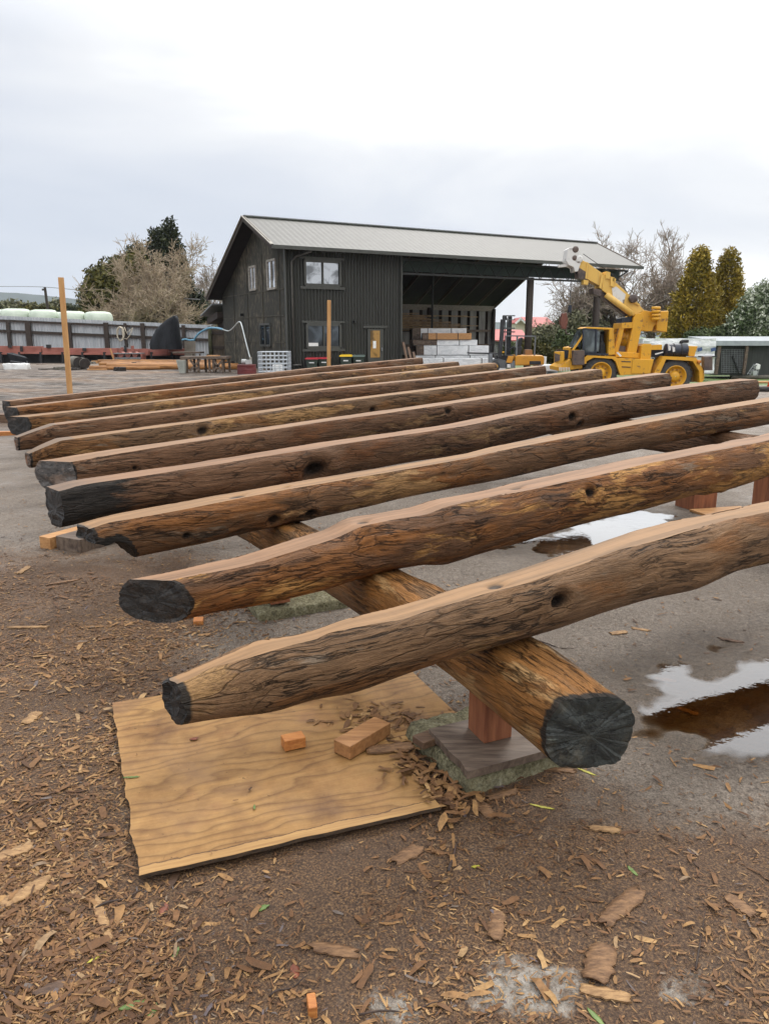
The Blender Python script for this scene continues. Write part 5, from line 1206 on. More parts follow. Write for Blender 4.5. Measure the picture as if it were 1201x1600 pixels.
# utility pole and wires
up_ = at(70, 449, 90); po = thing('utility_pole', 'dark wooden utility pole far left behind the bales', 'utility pole', (up_.x, 90, 0))
MB().tube([(up_.x + .3, 90, -1), up_], [.2, .15], 8).build('pole', DTIM, po); MB().box(up_.x - .35, up_.x + .1, 89.95, 90.05, up_.z - .35, up_.z - .15).build('crossarm', DTIM, po)
WIRE = simple('wire', (.20, .20, .21), (.14, .14, .15), 2, .6)
MB().tube(bez([at(-60, 446, 92), at(0, 447.5, 91), at(68, 448.5, 90), at(140, 455, 84), at(230, 463, 77), at(312, 468, 70)]), [.022 + .0006 * k for k in range(41)], 5).build('wire', WIRE, po)
# ================================================================ crane, forklift and the right side
def paint(name, c, worn=(.12, .06, .03), amt=.58):
    m, t, b, P = base_mat(name); n = noise(t, P, 2.6, 7, .7); n2 = noise(t, P, .8, 3, .5)
    c1 = mixc(t, n2, c, tuple(q * .72 for q in c)); c1 = mixc(t, ramp(t, n, [(amt, 0.), (amt + .06, .9)]), c1, worn)
    dr = noise(t, mapping(t, P, (5, 5, .5)), 1.5, 5, .6); c1 = mixc(t, ramp(t, dr, [(.55, 0.), (.75, .35)]), c1, worn)
    lk(t, c1, b.inputs['Base Color']); b.inputs['Roughness'].default_value = .45; return m
YEL = paint('crane_yellow', (.70, .35, .016)); YELP = paint('boom_yellow', (.76, .47, .10), (.2, .12, .06), .66); YELD = paint('dark_ochre', (.30, .15, .02), (.07, .045, .03), .5)
ORG = paint('forklift_orange', (.66, .30, .03), (.30, .12, .05), .62); RUST = paint('rusty_plate', (.115, .08, .065), (.05, .035, .03), .5)
WHP = paint('chipped_white', (.70, .69, .66), (.10, .08, .07), .55); BLUEB = simple('blue_black', (.022, .028, .042), (.014, .018, .028), 4, .4)
TYRE = simple('tyre', (.065, .063, .062), (.035, .034, .034), 8, .85); CGL = glass_mat('cab_glass', (.16, .19, .20), .5)
YC = 32.8
def K(u, v, Y=YC): return at(860 + u / 4.804, 380 + v / 4.804, Y)
def KP(pts, y0=0., d=.1, b=None):
    b = b or MB(); b.prism([K(u, v) + Vector((0, y0, 0)) for u, v in pts], (0, d, 0)); return b
KS = YC / 1150 / 4.804
crane = thing('mobile_crane', 'yellow four wheeled yard crane with raised boom and white boom head', 'crane', (K(640, 900).x, YC + 1, K(640, 1125).z))
def wheel(parent, c, R_, w, rim_r, nm='wheel'):
    prof = [(0, R_ * .62), (.0, R_ * .80), (w * .06, R_ * .93), (w * .18, R_ * .99), (w * .5, R_), (w * .82, R_ * .99), (w * .94, R_ * .93), (w, R_ * .80), (w, R_ * .62)]
    ty = MB().lathe(c, (0, 1, 0), prof, 40, False).build(nm, TYRE, parent, True)
    b = MB(); nl = 22
    for k in range(nl):
        a = 2 * pi * k / nl
        for s_, o_ in ((0, .0), (1, pi / nl)):
            p = Vector(c) + Vector((cos(a + o_) * R_ * 1.005, w * (.12 if s_ == 0 else .88), sin(a + o_) * R_ * 1.005)); q = Vector(c) + Vector((cos(a + o_ + .08) * R_ * 1.01, w * .5, sin(a + o_ + .08) * R_ * 1.01)); b.beam(p, q, .06, .05, (cos(a), 0, sin(a)))
    o = b.build('tread', TYRE, ty); o['kind'] = 'stuff'
    rm = MB().lathe(Vector(c) + Vector((0, -.01, 0)), (0, 1, 0), [(w, rim_r * .9), (.06, R_ * .63), (-.015, R_ * .64), (-.02, rim_r * 1.02), (.03, rim_r * .98), (.15, rim_r * .86), (.15, rim_r * .52), (.02, rim_r * .46), (.0, rim_r * .38), (-.01, .02)], 28, False).build('rim', YEL, ty, True)
    b = MB()
    for k in range(10):
        a = 2 * pi * k / 10; b.lathe(Vector(c) + Vector((cos(a) * rim_r * .69, .14, sin(a) * rim_r * .69)), (0, -1, 0), [(0, .035), (.04, .035), (.045, .01)], 6)
    o = b.build('wheel_nuts', YELD, ty); o['kind'] = 'stuff'
    return ty
for (u, v, r) in ((372, 974, 121), (932, 1000, 121)):
    c = K(u, v, YC + .1); wheel(crane, c, r * KS * 1.0, .5, 70 * KS); wheel(crane, c + Vector((0, 1.95, 0)), r * KS, .5, 70 * KS)
# chassis and fenders
KP([(490, 862), (775, 872), (745, 985), (545, 990)], .05, 2.3).build('chassis', YEL, crane, bevel=.02)
KP([(500, 812), (690, 826), (700, 866), (500, 858)], .35, 1.8).build('deck', YEL, crane, bevel=.02)
KP([(612, 868), (770, 876), (742, 978), (604, 978)], .02, .05).build('side_door', YEL, crane, bevel=.01)
for v in (884, 925): KP([(528, v), (598, v + 3), (598, v + 9), (530, v + 6)], .03, .03).build('step_slot', BLUEB, crane)
def fender(out, inn, d, nm):
    b = MB(); n = len(out); A = [K(*p) for p in out]; Bq = [K(*p) for p in inn]; V = A + Bq + [p + Vector((0, d, 0)) for p in A + Bq]; m = 2 * n
    F2 = [(i, i + 1, n + i + 1, n + i) for i in range(n - 1)] + [(m + i + 1, m + i, m + n + i, m + n + i + 1) for i in range(n - 1)]
    F2 += [(i, m + i, m + i + 1, i + 1) for i in range(n - 1)] + [(n + i + 1, m + n + i + 1, m + n + i, n + i) for i in range(n - 1)] + [(0, n, m + n, m), (n - 1, m + n - 1, m + 2 * n - 1, 2 * n - 1)]
    b.add(V, F2); return b.build(nm, YEL, crane)
fender([(236, 905), (240, 868), (270, 842), (480, 850), (512, 872), (548, 992)], [(262, 905), (268, 885), (318, 858), (462, 868), (485, 890), (520, 992)], .75, 'fender')
fender([(768, 985), (842, 848), (1086, 858), (1138, 945), (1140, 1038)], [(812, 985), (862, 872), (1062, 884), (1112, 962), (1112, 1046)], .8, 'fender')
KP([(462, 868), (485, 890), (524, 992), (455, 992)], .55, .2).build('inner_panel', YELD, crane); KP([(990, 880), (1062, 884), (1112, 962), (1112, 1048), (1040, 1048)], .6, .2).build('inner_panel', YELD, crane)
KP([(1042, 915), (1070, 945), (1066, 985), (1045, 985)], .52, .05).build('fender_bracket', YEL, crane)
KP([(300, 862), (470, 868), (470, 900), (310, 890)], .75, .9).build('axle_box', BLUEB, crane); KP([(850, 876), (1070, 886), (1090, 960), (820, 960)], .85, .9).build('axle_box', BLUEB, crane)
KP([(1128, 955), (1165, 955), (1162, 1030), (1135, 1036)], .2, 2.0).build('rear_bumper', YEL, crane, bevel=.02)
for (a, y0) in (((1140, 852, 1204, 953), -.1), ((160, 806, 244, 912), -.15)): KP([(a[0], a[1]), (a[2], a[1] - 2), (a[2], a[3]), (a[0], a[3] + 2)], y0, .32).build('outrigger_plate', RUST, crane, bevel=.015)
b = MB(); b.lathe(K(1105, 890), (0, 1, 0), [(-.12, .05), (-.1, .08), (0, .08)], 12); b.build('tail_lamp', simple('amber', (.6, .2, .02), None, 4, .3), crane, True)
# front bumper and hitch
KP([(35, 815), (108, 812), (108, 872), (96, 905), (60, 905), (33, 895)], .2, .12).build('front_guard', YEL, crane, bevel=.015); KP([(33, 825), (70, 838), (70, 880), (33, 893)], .12, .09).build('guard_plate', RUST, crane)
KP([(64, 932), (92, 915), (150, 868), (165, 905), (240, 908), (240, 940), (66, 962)], .15, 1.9).build('front_beam', YEL, crane, bevel=.02)
for k in range(7): u = 66 + k * 12; KP([(u, 934), (u + 6, 932), (u + 4, 962), (u + 1, 962)], .1, .04).build('tooth', WHITE, crane)
KP([(160, 785), (232, 772), (246, 835), (240, 866), (150, 870)], .5, 1.3).build('bonnet', YEL, crane, bevel=.03); KP([(100, 800), (160, 805), (160, 865), (108, 870)], .6, 1.0).build('front_grille', BLUEB, crane)
# cab
cab = MB()
for u0, v0, u1, v1, w in ((240, 640, 240, 820, .08), (338, 650, 332, 822, .09), (240, 643, 338, 652, .08), (240, 818, 334, 820, .08)): cab.beam(K(u0, v0), K(u1, v1), .06, w, (0, 1, 0))
cabo = cab.build('cab_door', BLUEB, crane); KP([(242, 645), (337, 654), (332, 818), (242, 818)], .02, .02).build('door_glass', CGL, cabo)
KP([(340, 660), (368, 664), (358, 812), (336, 816)], .02, .02).build('side_glass', CGL, crane)
KP([(268, 628), (462, 636), (470, 652), (240, 640)], 0, 1.1).build('cab_roof', YEL, crane, bevel=.02); KP([(275, 622), (455, 630), (458, 637), (272, 630)], .05, 1.0).build('roof_rim', BLUEB, crane)
KP([(437, 650), (466, 640), (482, 836), (428, 840)], 0, .9).build('cab_pillar', YEL, crane, bevel=.02)
KP([(160, 800), (236, 690), (240, 645), (246, 650), (246, 700), (176, 802)], .05, .06).build('windscreen_post', YEL, crane); KP([(165, 800), (238, 652), (244, 655), (244, 800)], .5, .5).build('windscreen', CGL, crane)
KP([(246, 822), (432, 828), (428, 842), (250, 838)], .0, 1.1).build('cab_floor', BLUEB, crane); KP([(368, 664), (440, 660), (425, 830), (360, 830)], .75, .2).build('cab_back', BLUEB, crane)
KP([(378, 745), (418, 745), (425, 830), (375, 830)], .25, .5).build('seat', BLKS, crane, bevel=.04); KP([(380, 680), (402, 680), (410, 750), (388, 750)], .3, .4).build('seat_back', BLKS, crane, bevel=.04)
# turret
KP([(492, 815), (548, 632), (575, 632), (528, 818)], .45, .25).build('turret_plate', YEL, crane, bevel=.01); KP([(492, 815), (548, 632), (575, 632), (528, 818)], 1.35, .25).build('turret_plate', YEL, crane)
KP([(590, 826), (632, 640), (640, 560), (662, 528), (705, 522), (722, 560), (690, 690), (662, 828)], .4, .2).build('turret_plate', YEL, crane, bevel=.01)
KP([(590, 826), (632, 640), (640, 560), (662, 528), (705, 522), (722, 560), (690, 690), (662, 828)], 1.5, .2).build('turret_plate', YEL, crane)
KP([(552, 598), (640, 592), (636, 636), (548, 640)], .42, 1.2).build('turret_cap', YEL, crane, bevel=.01); KP([(565, 560), (640, 548), (640, 590), (560, 594)], .6, .8).build('turret_joint', BLUEB, crane)
MB().tube([K(588, 640, YC + .95), K(558, 780, YC + .95)], 40 * KS, 18).build('hydraulic_ram', YEL, crane, True); KP([(530, 770), (592, 775), (586, 822), (520, 815)], .6, .7).build('ram_foot', RUST, crane)
KP([(665, 545), (735, 500), (830, 520), (835, 600), (805, 622), (790, 662), (702, 655)], .55, 1.0).build('boom_foot', YEL, crane, bevel=.015)
KP([(820, 516), (838, 506), (912, 505), (898, 668), (820, 656)], .45, 1.2).build('counterweight', YEL, crane, bevel=.03)
b = MB()
for k in range(4): b.lathe(K(786, 498 + k * 27, YC + .35), (0, 0, 1), [(0, 26 * KS), (.02, 31 * KS), (.1, 31 * KS), (.12, 26 * KS)], 18)
b.build('winch', YEL, crane, True)
MB().tube([K(818, 560, YC + .5), K(800, 600, YC + .5), K(806, 660, YC + .5)], .025, 6).build('hose', BLKS, crane, True)
# boom
KP([(425, 218), (520, 288), (640, 398), (735, 500), (650, 548), (560, 452), (412, 345)], .62, .75).build('outer_boom', YELP, crane, bevel=.012)
KP([(252, 108), (300, 132), (425, 220), (408, 318), (300, 258), (238, 205)], .68, .6).build('inner_boom', YELP, crane, bevel=.012)
KP([(300, 130), (316, 140), (300, 262), (286, 255)], .64, .68).build('boom_collar', YELP, crane); KP([(408, 226), (424, 236), (408, 338), (392, 328)], .60, .8).build('boom_collar', YELP, crane)
MB().tube([K(412, 385, YC + .5), K(606, 532, YC + .5)], 21 * KS, 14).build('lift_cylinder', YELP, crane, True); KP([(414, 352), (560, 456), (620, 530), (606, 545), (412, 398)], .75, .4).build('boom_web', RUST, crane)
KP([(488, 330), (520, 318), (592, 378), (576, 462), (495, 402)], .598, .02).build('white_panel', WHP, crane)
MB().lathe(K(610, 416, YC + .6), (0, -1, 0), [(0, 30 * KS), (.14, 30 * KS), (.16, 26 * KS), (.17, .02)], 24).build('reel', RUST, crane, True)
for (u, v, w, h) in ((458, 232, 16, 30), (490, 282, 14, 40), (506, 268, 10, 16), (668, 440, 12, 12), (690, 455, 10, 10)): KP([(u - w, v - h), (u + w, v - h + 8), (u + w - 3, v + h), (u - w - 3, v + h - 6)], .55, .6).build('boom_bracket', YELP, crane)
KP([(345, 330), (412, 345), (402, 392), (372, 382), (348, 372)], .6, .7).build('sheave_block', RUST, crane); KP([(272, 265), (310, 272), (304, 306), (272, 300)], .6, .4).build('stop_block', YELP, crane)
KP([(150, 32), (168, 18), (196, 16), (222, 34), (238, 62), (256, 108), (246, 150), (228, 202), (205, 205), (196, 170), (158, 152), (140, 120)], .6, .75).build('boom_head', WHP, crane, bevel=.01)
KP([(88, 150), (140, 142), (160, 146), (160, 162), (92, 168)], .8, .25).build('head_arm', WHP, crane); KP([(228, 165), (300, 210), (296, 268), (235, 255)], .66, .6).build('head_underside', RUST, crane)
for u, v, r in ((184, 46, 22), (212, 120, 26), (178, 110, 18)): MB().lathe(K(u, v, YC + .58), (0, 1, 0), [(0, r * KS * .6), (.015, r * KS), (.06, r * KS)], 20).build('sheave', WHP if u == 212 else RUST, crane, True)
b = MB(); b.beam(K(165, 175, YC + .9), K(235, 270, YC + .9), .10, .10); b.beam(K(178, 205, YC + .9), K(212, 260, YC + .9), .05, .05); b.build('head_brace', BLUEB, crane)
MB().tube([K(155, 165, YC + .95), K(141, 470, YC + .95)], .014, 5).build('cable', BLKS, crane)
MB().tube([K(240, 80, YC + .9), K(300, 122, YC + .9), K(430, 212, YC + .9), K(640, 392, YC + .9), K(760, 490, YC + .9)], .014, 5).build('cable', BLKS, crane)
hk = KP([(122, 520), (150, 516), (163, 572), (152, 625), (140, 645), (118, 640), (105, 600), (106, 572)], .8, .35).build('hook_block', paint('rust_red', (.16, .05, .03), (.06, .03, .02), .5), crane, bevel=.02)
b = MB(); b.beam(K(142, 465, YC + .95), K(138, 520, YC + .95), .12, .16); b.build('hook_shank', BLUEB, hk)
b = MB(); hc = K(130, 655, YC + .97); b.tube([hc + Vector((.16 * cos(a) * .7, 0, .16 * sin(a))) for a in [pi * .5 + k * .35 for k in range(12)]], .03, 6); b.build('hook', RUST, hk, True)
# engine deck
KP([(690, 772), (712, 756), (765, 756), (760, 876), (680, 872)], .2, 1.9).build('engine_cover', YEL, crane, bevel=.02); KP([(760, 768), (850, 762), (850, 800), (765, 802)], .3, .5).build('engine_pipe_box', YEL, crane)
KP([(765, 800), (1045, 806), (1045, 858), (765, 854)], .5, 1.4).build('engine', BLUEB, crane)
KP([(990, 768), (1115, 774), (1100, 812), (1090, 852), (1045, 850), (1040, 806), (990, 804)], .2, 1.9).build('rear_hood', YEL, crane, bevel=.02)
c = K(850, 802, YC + .35); MB().lathe(c, (1, 0, 0), [(0, .18), (.04, 44 * KS), (.1, 46 * KS), (.85, 46 * KS), (.92, 44 * KS), (.97, .16)], 22).build('silencer', BLUEB, crane, True)
for u in (905, 960): MB().lathe(K(u, 802, YC + .35), (1, 0, 0), [(0, 47.5 * KS), (.06, 47.5 * KS)], 22).build('clamp_band', BLKS, crane, True)
b = MB()
for u, v in ((890, 785), (922, 795)): b.prism([K(u - 10, v - 22) + Vector((0, .04, 0)), K(u + 9, v - 12) + Vector((0, .04, 0)), K(u + 10, v + 18) + Vector((0, .04, 0)), K(u - 6, v + 22) + Vector((0, .04, 0))], (0, .04, 0))
b.build('worn_patch', WHP, crane)['kind'] = 'stuff'
MB().tube(bez([K(970, 765, YC + .4), K(972, 748, YC + .4), K(985, 737, YC + .4), K(1028, 736, YC + .4)], 5), .07, 10).build('exhaust_pipe', BLKS, crane, True)
KP([(790, 830), (850, 815), (850, 822), (792, 838)], .15, .05).build('rail', WHITE, crane); KP([(490, 822), (505, 818), (532, 846), (520, 852)], .02, .03).build('rag', WHITE, crane)
# forklift
YL = 36.2
def Lq(u, v, Y=YL): return at(740 + u / 7.506, 470 + v / 7.506, Y)
fl = thing('forklift', 'orange and grey forklift with a tall black mast facing the bay', 'forklift', (Lq(560, 700).x, YL + .6, 0))
def LP(pts, y0, d, nm, mat, par=fl, bev=.01): 
    b = MB(); b.prism([Lq(*p) + Vector((0, y0, 0)) for p in pts], (0, d, 0)); return b.build(nm, mat, par, bevel=bev)
MBLK = simple('mast_black', (.035, .037, .042), (.02, .021, .024), 3, .5); FGREY = simple('forklift_grey', (.17, .185, .20), (.11, .12, .13), 3, .5)
LP([(312, 218), (360, 212), (345, 430), (322, 665), (280, 665), (300, 420)], 0, .14, 'mast_rail', MBLK); LP([(440, 175), (486, 175), (476, 420), (466, 640), (420, 640), (430, 400)], 1.0, .14, 'mast_rail', MBLK)
LP([(335, 175), (385, 178), (388, 225), (335, 222)], .05, .12, 'mast_head', MBLK)
for v, h in ((175, 12), (322, 14), (365, 14), (222, 8)): b = MB(); b.beam(Lq(345, v, YL + .1), Lq(470, v, YL + 1.05), .08, h / 7.5 / 1190 * YL, UP); b.build('mast_crossbar', MBLK, fl)
for u in (362, 385): MB().tube([Lq(u, 200, YL + .3), Lq(u, 320, YL + .3), Lq(u - 15, 640, YL + .3)], .02, 6).build('mast_hose', MBLK, fl, True)
LP([(172, 622), (215, 622), (218, 752), (172, 752)], .0, .3, 'fork_carriage', FGREY); LP([(175, 440), (188, 440), (190, 625), (176, 625)], .05, .06, 'backrest_bar', MBLK)
for k in range(5): u = 205 + k * 22; LP([(u, 470), (u + 7, 470), (u + 8, 625), (u + 1, 625)], .3 + .15 * k, .05, 'backrest_bar', MBLK)
LP([(-60, 606), (300, 614), (300, 632), (-60, 622)], .1, .12, 'fork', MBLK); LP([(-60, 606), (300, 614), (300, 632), (-60, 622)], .75, .12, 'fork', MBLK)
wheel(fl, Lq(242, 772, YL - .05), 52 / 7.506 / 1190 * YL, .3, 26 / 7.506 / 1190 * YL); wheel(fl, Lq(735, 800, YL + .1), 42 / 7.506 / 1190 * YL, .22, 20 / 7.506 / 1190 * YL)
LP([(230, 705), (300, 680), (385, 705), (445, 770), (430, 800), (290, 790)], .3, .9, 'front_guard', FGREY); LP([(270, 640), (480, 640), (480, 790), (300, 780)], .45, .8, 'front_frame', MBLK)
LP([(402, 648), (468, 648), (440, 732), (378, 725)], .0, .2, 'side_panel', ORG); LP([(385, 745), (425, 745), (425, 785), (385, 785)], -.02, .02, 'sticker', WHITE); LP([(430, 730), (480, 700), (482, 790), (420, 785)], .02, .5, 'step', FGREY)
LP([(480, 640), (560, 636), (800, 640), (822, 665), (818, 752), (640, 757), (480, 760)], -.05, 1.3, 'counterweight', ORG, bev=.05)
LP([(644, 706), (778, 706), (778, 748), (644, 748)], -.065, .03, 'vent', MBLK); LP([(728, 760), (800, 758), (792, 850), (770, 868), (745, 862), (740, 800)], .0, .12, 'rear_bracket', FGREY)
b = MB()
b.beam(Lq(505, 412, YL), Lq(492, 660, YL), .07, .07, (0, 1, 0)); b.beam(Lq(372, 412, YL), Lq(366, 640, YL + .1), .05, .05, (0, 1, 0)); b.beam(Lq(372, 410, YL), Lq(720, 416, YL), .06, .06); b.beam(Lq(372, 410, YL + 1.1), Lq(720, 416, YL + 1.1), .06, .06); b.beam(Lq(718, 416, YL), Lq(705, 640, YL), .06, .06, (0, 1, 0)); b.beam(Lq(718, 416, YL + 1.1), Lq(705, 640, YL + 1.1), .06, .06, (0, 1, 0))
for k in range(6): b.beam(Lq(380 + k * 60, 411, YL), Lq(380 + k * 60, 411, YL + 1.1), .04, .04)
b.build('overhead_guard', FGREY, fl)
LP([(505, 540), (575, 535), (570, 640), (505, 640)], .3, .6, 'seat', MBLK, bev=.05); LP([(528, 480), (560, 440), (588, 428), (575, 500), (560, 545), (530, 545)], .35, .5, 'seat_back', MBLK, bev=.03); LP([(612, 572), (690, 576), (690, 634), (606, 634)], .2, .6, 'air_cleaner', paint('old_orange', (.35, .17, .06)))
b = MB(); b.tube([Lq(440, 560, YL + .5), Lq(475, 590, YL + .5)], .02, 6); b.lathe(Lq(438, 556, YL + .5), Vector((-.6, 0, .8)), [(-.02, .16), (.02, .16)], 16); b.build('steering_wheel', MBLK, fl)
LP([(498, 470), (522, 478), (520, 555), (498, 555)], .3, .03, 'document_holder', WHITE); LP([(330, 592), (352, 592), (350, 612), (330, 612)], .0, .06, 'lamp', YEL)
# low white things beside the forklift
o = pack(845, 875, 570.5, 580, 38.5, 1.2, WRAP, 'crumpled white wrapped bundle on the ground between forklift and crane', strap=False, group=None)
b = MB(); p = at(862, 575, 40.); b.lathe((p.x, 40, terrain(p.x, 40)), UP, [(0, .27), (.85, .29), (.9, .25)], 18); tag(b.build('drum', simple('grey_drum', (.22, .26, .29), (.15, .18, .2), 3, .5), smooth=True), 'blue grey drum behind the white bundle near the forklift', 'drum')
b = MB(); p, q = at(846, 575, 41.), at(853, 557, 41.); b.box(p.x, q.x, 41, 41.3, p.z - .3, q.z); b2 = b; tag(b.build('white_post', WHITE), 'short white post right of the forklift counterweight', 'post')
# white packs behind the crane
YW2 = 44.
for (a, c, y0, y1, dy, lab) in ((1003, 1118, 528.5, 557, 0, 'large white wrapped pack behind the crane, upper one with blue print'), (1000, 1117, 558, 583.5, .1, 'large white wrapped pack behind the crane, lower one on the grass')):
    p, q = at(a, y1, YW2), at(c, y0, YW2); root = thing('timber_pack', lab, 'timber pack', ((p.x + q.x) / 2, YW2 + 1, p.z), 'white packs behind the crane')
    nx_, nz_ = 26, 7; V = []
    for i in range(nx_ + 1):
        for j in range(nz_ + 1): u, w = i / nx_, j / nz_; V.append((lerp(p.x, q.x, u), YW2 + dy + .12 * nz(u * 7, w * 2.5, dy * 9), lerp(p.z, q.z - .12 * abs(nz(u * 4, 3 + dy)) * (1 if w == 1 else 0), w)))
    b = MB(); b.add(V, [(i * (nz_ + 1) + j, (i + 1) * (nz_ + 1) + j, (i + 1) * (nz_ + 1) + j + 1, i * (nz_ + 1) + j + 1) for i in range(nx_) for j in range(nz_)])
    b.prism([(p.x, YW2 + dy + .2, p.z), (q.x, YW2 + dy + .2, p.z), (q.x, YW2 + dy + .2, q.z - .02), (p.x, YW2 + dy + .2, q.z - .02)], (0, 1.6, 0)); b.build('wrapping', WRAP, root, False)
    if dy == 0:
        BPR = simple('blue_print', (.06, .10, .24), (.04, .07, .18), 5, .5)
        for (u0, w0) in ((1010, 547), (1022, 545), (1092, 546), (1113, 546)): pp = at(u0, w0, YW2 - .13); bb = MB(); bb.obox((pp.x, YW2 - .14, pp.z), (1, 0, .3), (0, 1, 0), (-.3, 0, 1), .13, .004, .09); bb.build('print_mark', BPR, root)
        bb = MB(); pp, qq = at(1088, 558, YW2), at(1118, 556, YW2); bb.box(pp.x, qq.x, YW2 - .14, YW2 - .1, pp.z, qq.z); bb.build('hem', BLKS, root)
# low black shed at right
YR = 47.; bs = thing('low_shed', 'long low black shed with grey roof edge and a mesh gate at the right', 'shed', (at(1180, 585, YR).x, YR + 2, at(1180, 585, YR).z))
zb_g = at(1180, 586.5, YR).z
p, q = at(1119, 540, YR), at(1290, 540, YR); MB().box(p.x + .1, q.x, YR + .3, YR + 4, zb_g, p.z).build('wall', simple('black_board_wall', (.040, .043, .040), (.026, .028, .026), 2, .7, (6, 6, .4)), bs)
b = MB(); zr = at(1180, 532.5, YR).z; b.prism([(p.x - .1, YR - .1, p.z), (q.x, YR - .1, p.z), (q.x, YR - .1, zr), (p.x - .1, YR - .1, zr)], (0, 4.5, .25)); b.build('roof', simple('pale_roof_edge', (.33, .36, .38), (.26, .28, .3), 3, .5), bs)
for px, lean in ((1120, 3), (1163, 3)): MB().beam(at(px - lean, 585, YR + .05), at(px + lean, 540, YR + .05), .16, .14, (0, 1, 0)).build('post', GREYW, bs)
b = MB()
for k in range(15): u = 1126 + k * 2.5; b.beam(at(u, 583, YR + .12), at(u, 546, YR + .12), .016, .016, (0, 1, 0))
for k in range(13): b.beam(at(1126, 546 + k * 3, YR + .12), at(1162, 546 + k * 3, YR + .12), .016, .016)
b.build('mesh_gate', GREY, bs); MB().beam(at(1143, 556, YR + .02), at(1153, 582, YR + .02), .07, .12, (0, 1, 0)).build('gate_brace', BLKS, bs)
# garden tool, cone, scraps at right edge
gt2 = thing('hand_truck', 'small grey hand truck with a pale motor unit leaning on the low shed', 'hand truck', (at(1178, 585, 46.2).x, 46.2, zb_g)); zz = lambda px, py: at(px, py, 46.2)
b = MB(); b.tube([zz(1166, 585), zz(1177, 569), zz(1180, 571)], .03, 6); b.tube([zz(1170, 586), zz(1181, 570)], .03, 6)
for k in range(5): b.tube([zz(1167 + k * 2.2, 583 - k * 3), zz(1171 + k * 2.2, 584 - k * 3)], .02, 5)
b.build('frame', GREY, gt2); MB().prism([zz(1175, 587), zz(1183, 587), zz(1182, 579), zz(1175, 579)], (0, .3, 0)).build('box', simple('pale_grey', (.45, .47, .46), None, 4, .5), gt2, bevel=.02); MB().prism([zz(1180, 578), zz(1186, 577), zz(1187, 570), zz(1183, 568), zz(1179, 572)], (0, .25, 0)).build('motor', WHITE, gt2, bevel=.02); MB().tube([zz(1184, 578), zz(1181, 587)], .03, 6).build('handle', GREY, gt2)
cgp = gnd(1203, 608); cone = thing('traffic_cone', 'orange traffic cone cut off by the right photo edge', 'cone', (cgp.x, cgp.y, cgp.z)); hC = at(1203, 584, cgp.y).z - cgp.z
CONE = simple('cone_orange', (.78, .10, .03), (.6, .07, .02), 4, .5)
MB().lathe((cgp.x, cgp.y, cgp.z + .03), UP, [(0, hC * .30), (hC * .5, hC * .17), (hC * .95, hC * .06), (hC, hC * .05)], 22).build('body', CONE, cone, True); b = MB(); b.rbox((cgp.x, cgp.y, cgp.z + .02), (hC * .8, hC * .8, .04), .2); b.build('base', CONE, cone, bevel=.01)
MB().lathe((cgp.x, cgp.y, cgp.z + .03), UP, [(hC * .42, hC * .199), (hC * .64, hC * .143)], 22).build('reflective_band', WHITE, cone, True)
MB_ = [(1165, 592, 3.2, .16, 'grey weathered log lying on the ground at the right edge', RND), (1172, 599, 2.4, .07, 'pale batten under the grey weathered log at the right', PINE), (1168, 606, 2.0, .06, 'second pale batten in the scrap heap at the right', LTG), (1180, 612, 2.4, .12, 'dark wet timber in the scrap heap at the right edge', RNE), (1185, 588.5, 4., .08, 'long pale plank along the grass edge at the right', LTG)]
for k, (px, py, L_, r_, lab, mt) in enumerate(MB_):
    c = gnd(px, py); a = .05 * k - .05; tag(MB().tube([(c.x + (t - .3) * L_ * cos(a), c.y + (t - .3) * L_ * sin(a), terrain(c.x, c.y) + r_ * .8 + .02 * nz(t * 5, k)) for t in (0, .2, .4, .6, .8, 1.)], [r_ * (1 + .1 * nz(t, k)) for t in range(6)], 9).build('scrap_timber', mt, smooth=True), lab, 'timber')
# ---------------------------------------------------------------- houses beyond
CREAM = simple('cream_wall', (.58, .53, .42), (.52, .47, .37), 1.5, .7); REDR = simple('red_roof', (.40, .085, .075), (.33, .065, .06), 3, .6, (1, 1, 5))
def H(u, v, Y): return at(740 + u / 7.506, 470 + v / 7.506, Y)
h1 = thing('red_roof_house', 'cream house with a red hipped roof beyond the yard', 'house', (H(700, 500, 85).x, 88, -1))
b = MB(); b.prism([H(487, 620, 85), H(487, 266, 85), H(548, 212, 85), H(660, 300, 85), H(660, 318, 85), H(980, 318, 85), H(980, 620, 85)], (0, 6, 0)); b.build('wall', CREAM, h1)
b = MB(); A, B_, C_, D_ = H(660, 320, 84.6), H(985, 314, 84.6), H(852, 205, 88.5), H(548, 202, 88.5); b.add([A, B_, C_, D_, A + UP * .12, B_ + UP * .12, C_ + UP * .12, D_ + UP * .12], [(0, 1, 2, 3), (4, 7, 6, 5), (0, 4, 5, 1), (1, 5, 6, 2), (2, 6, 7, 3), (3, 7, 4, 0)])
E_ = H(480, 268, 84.7); G_ = H(544, 208, 84.7); G2 = H(662, 320, 84.65); b.prism([E_, G_, G_ + UP * .12, E_ + UP * .12], (0, 4, 0)); b.add([G_, G2, A, D_], [(0, 1, 2, 3)]); b.build('roof', REDR, h1)
MB().beam(H(482, 268, 84.6), H(546, 210, 84.6), .1, .2).build('barge_board', WHITE, h1); MB().beam(H(544, 210, 84.6), H(662, 316, 84.6), .1, .2).build('barge_board', WHITE, h1)
MB().box(H(735, 430, 85).x, H(800, 430, 85).x, 84.9, 85.05, H(735, 470, 85).z, H(735, 400, 85).z).build('window', GLS_LO, h1)
h2 = thing('low_red_roof_house', 'lower red roofed cream building left of the taller house, behind the forklift', 'house', (H(450, 500, 76).x, 78, -1))
b = MB(); b.box(H(200, 0, 76).x, H(640, 0, 76).x, 76, 80, -1, H(0, 470, 76).z); b.build('wall', CREAM, h2)
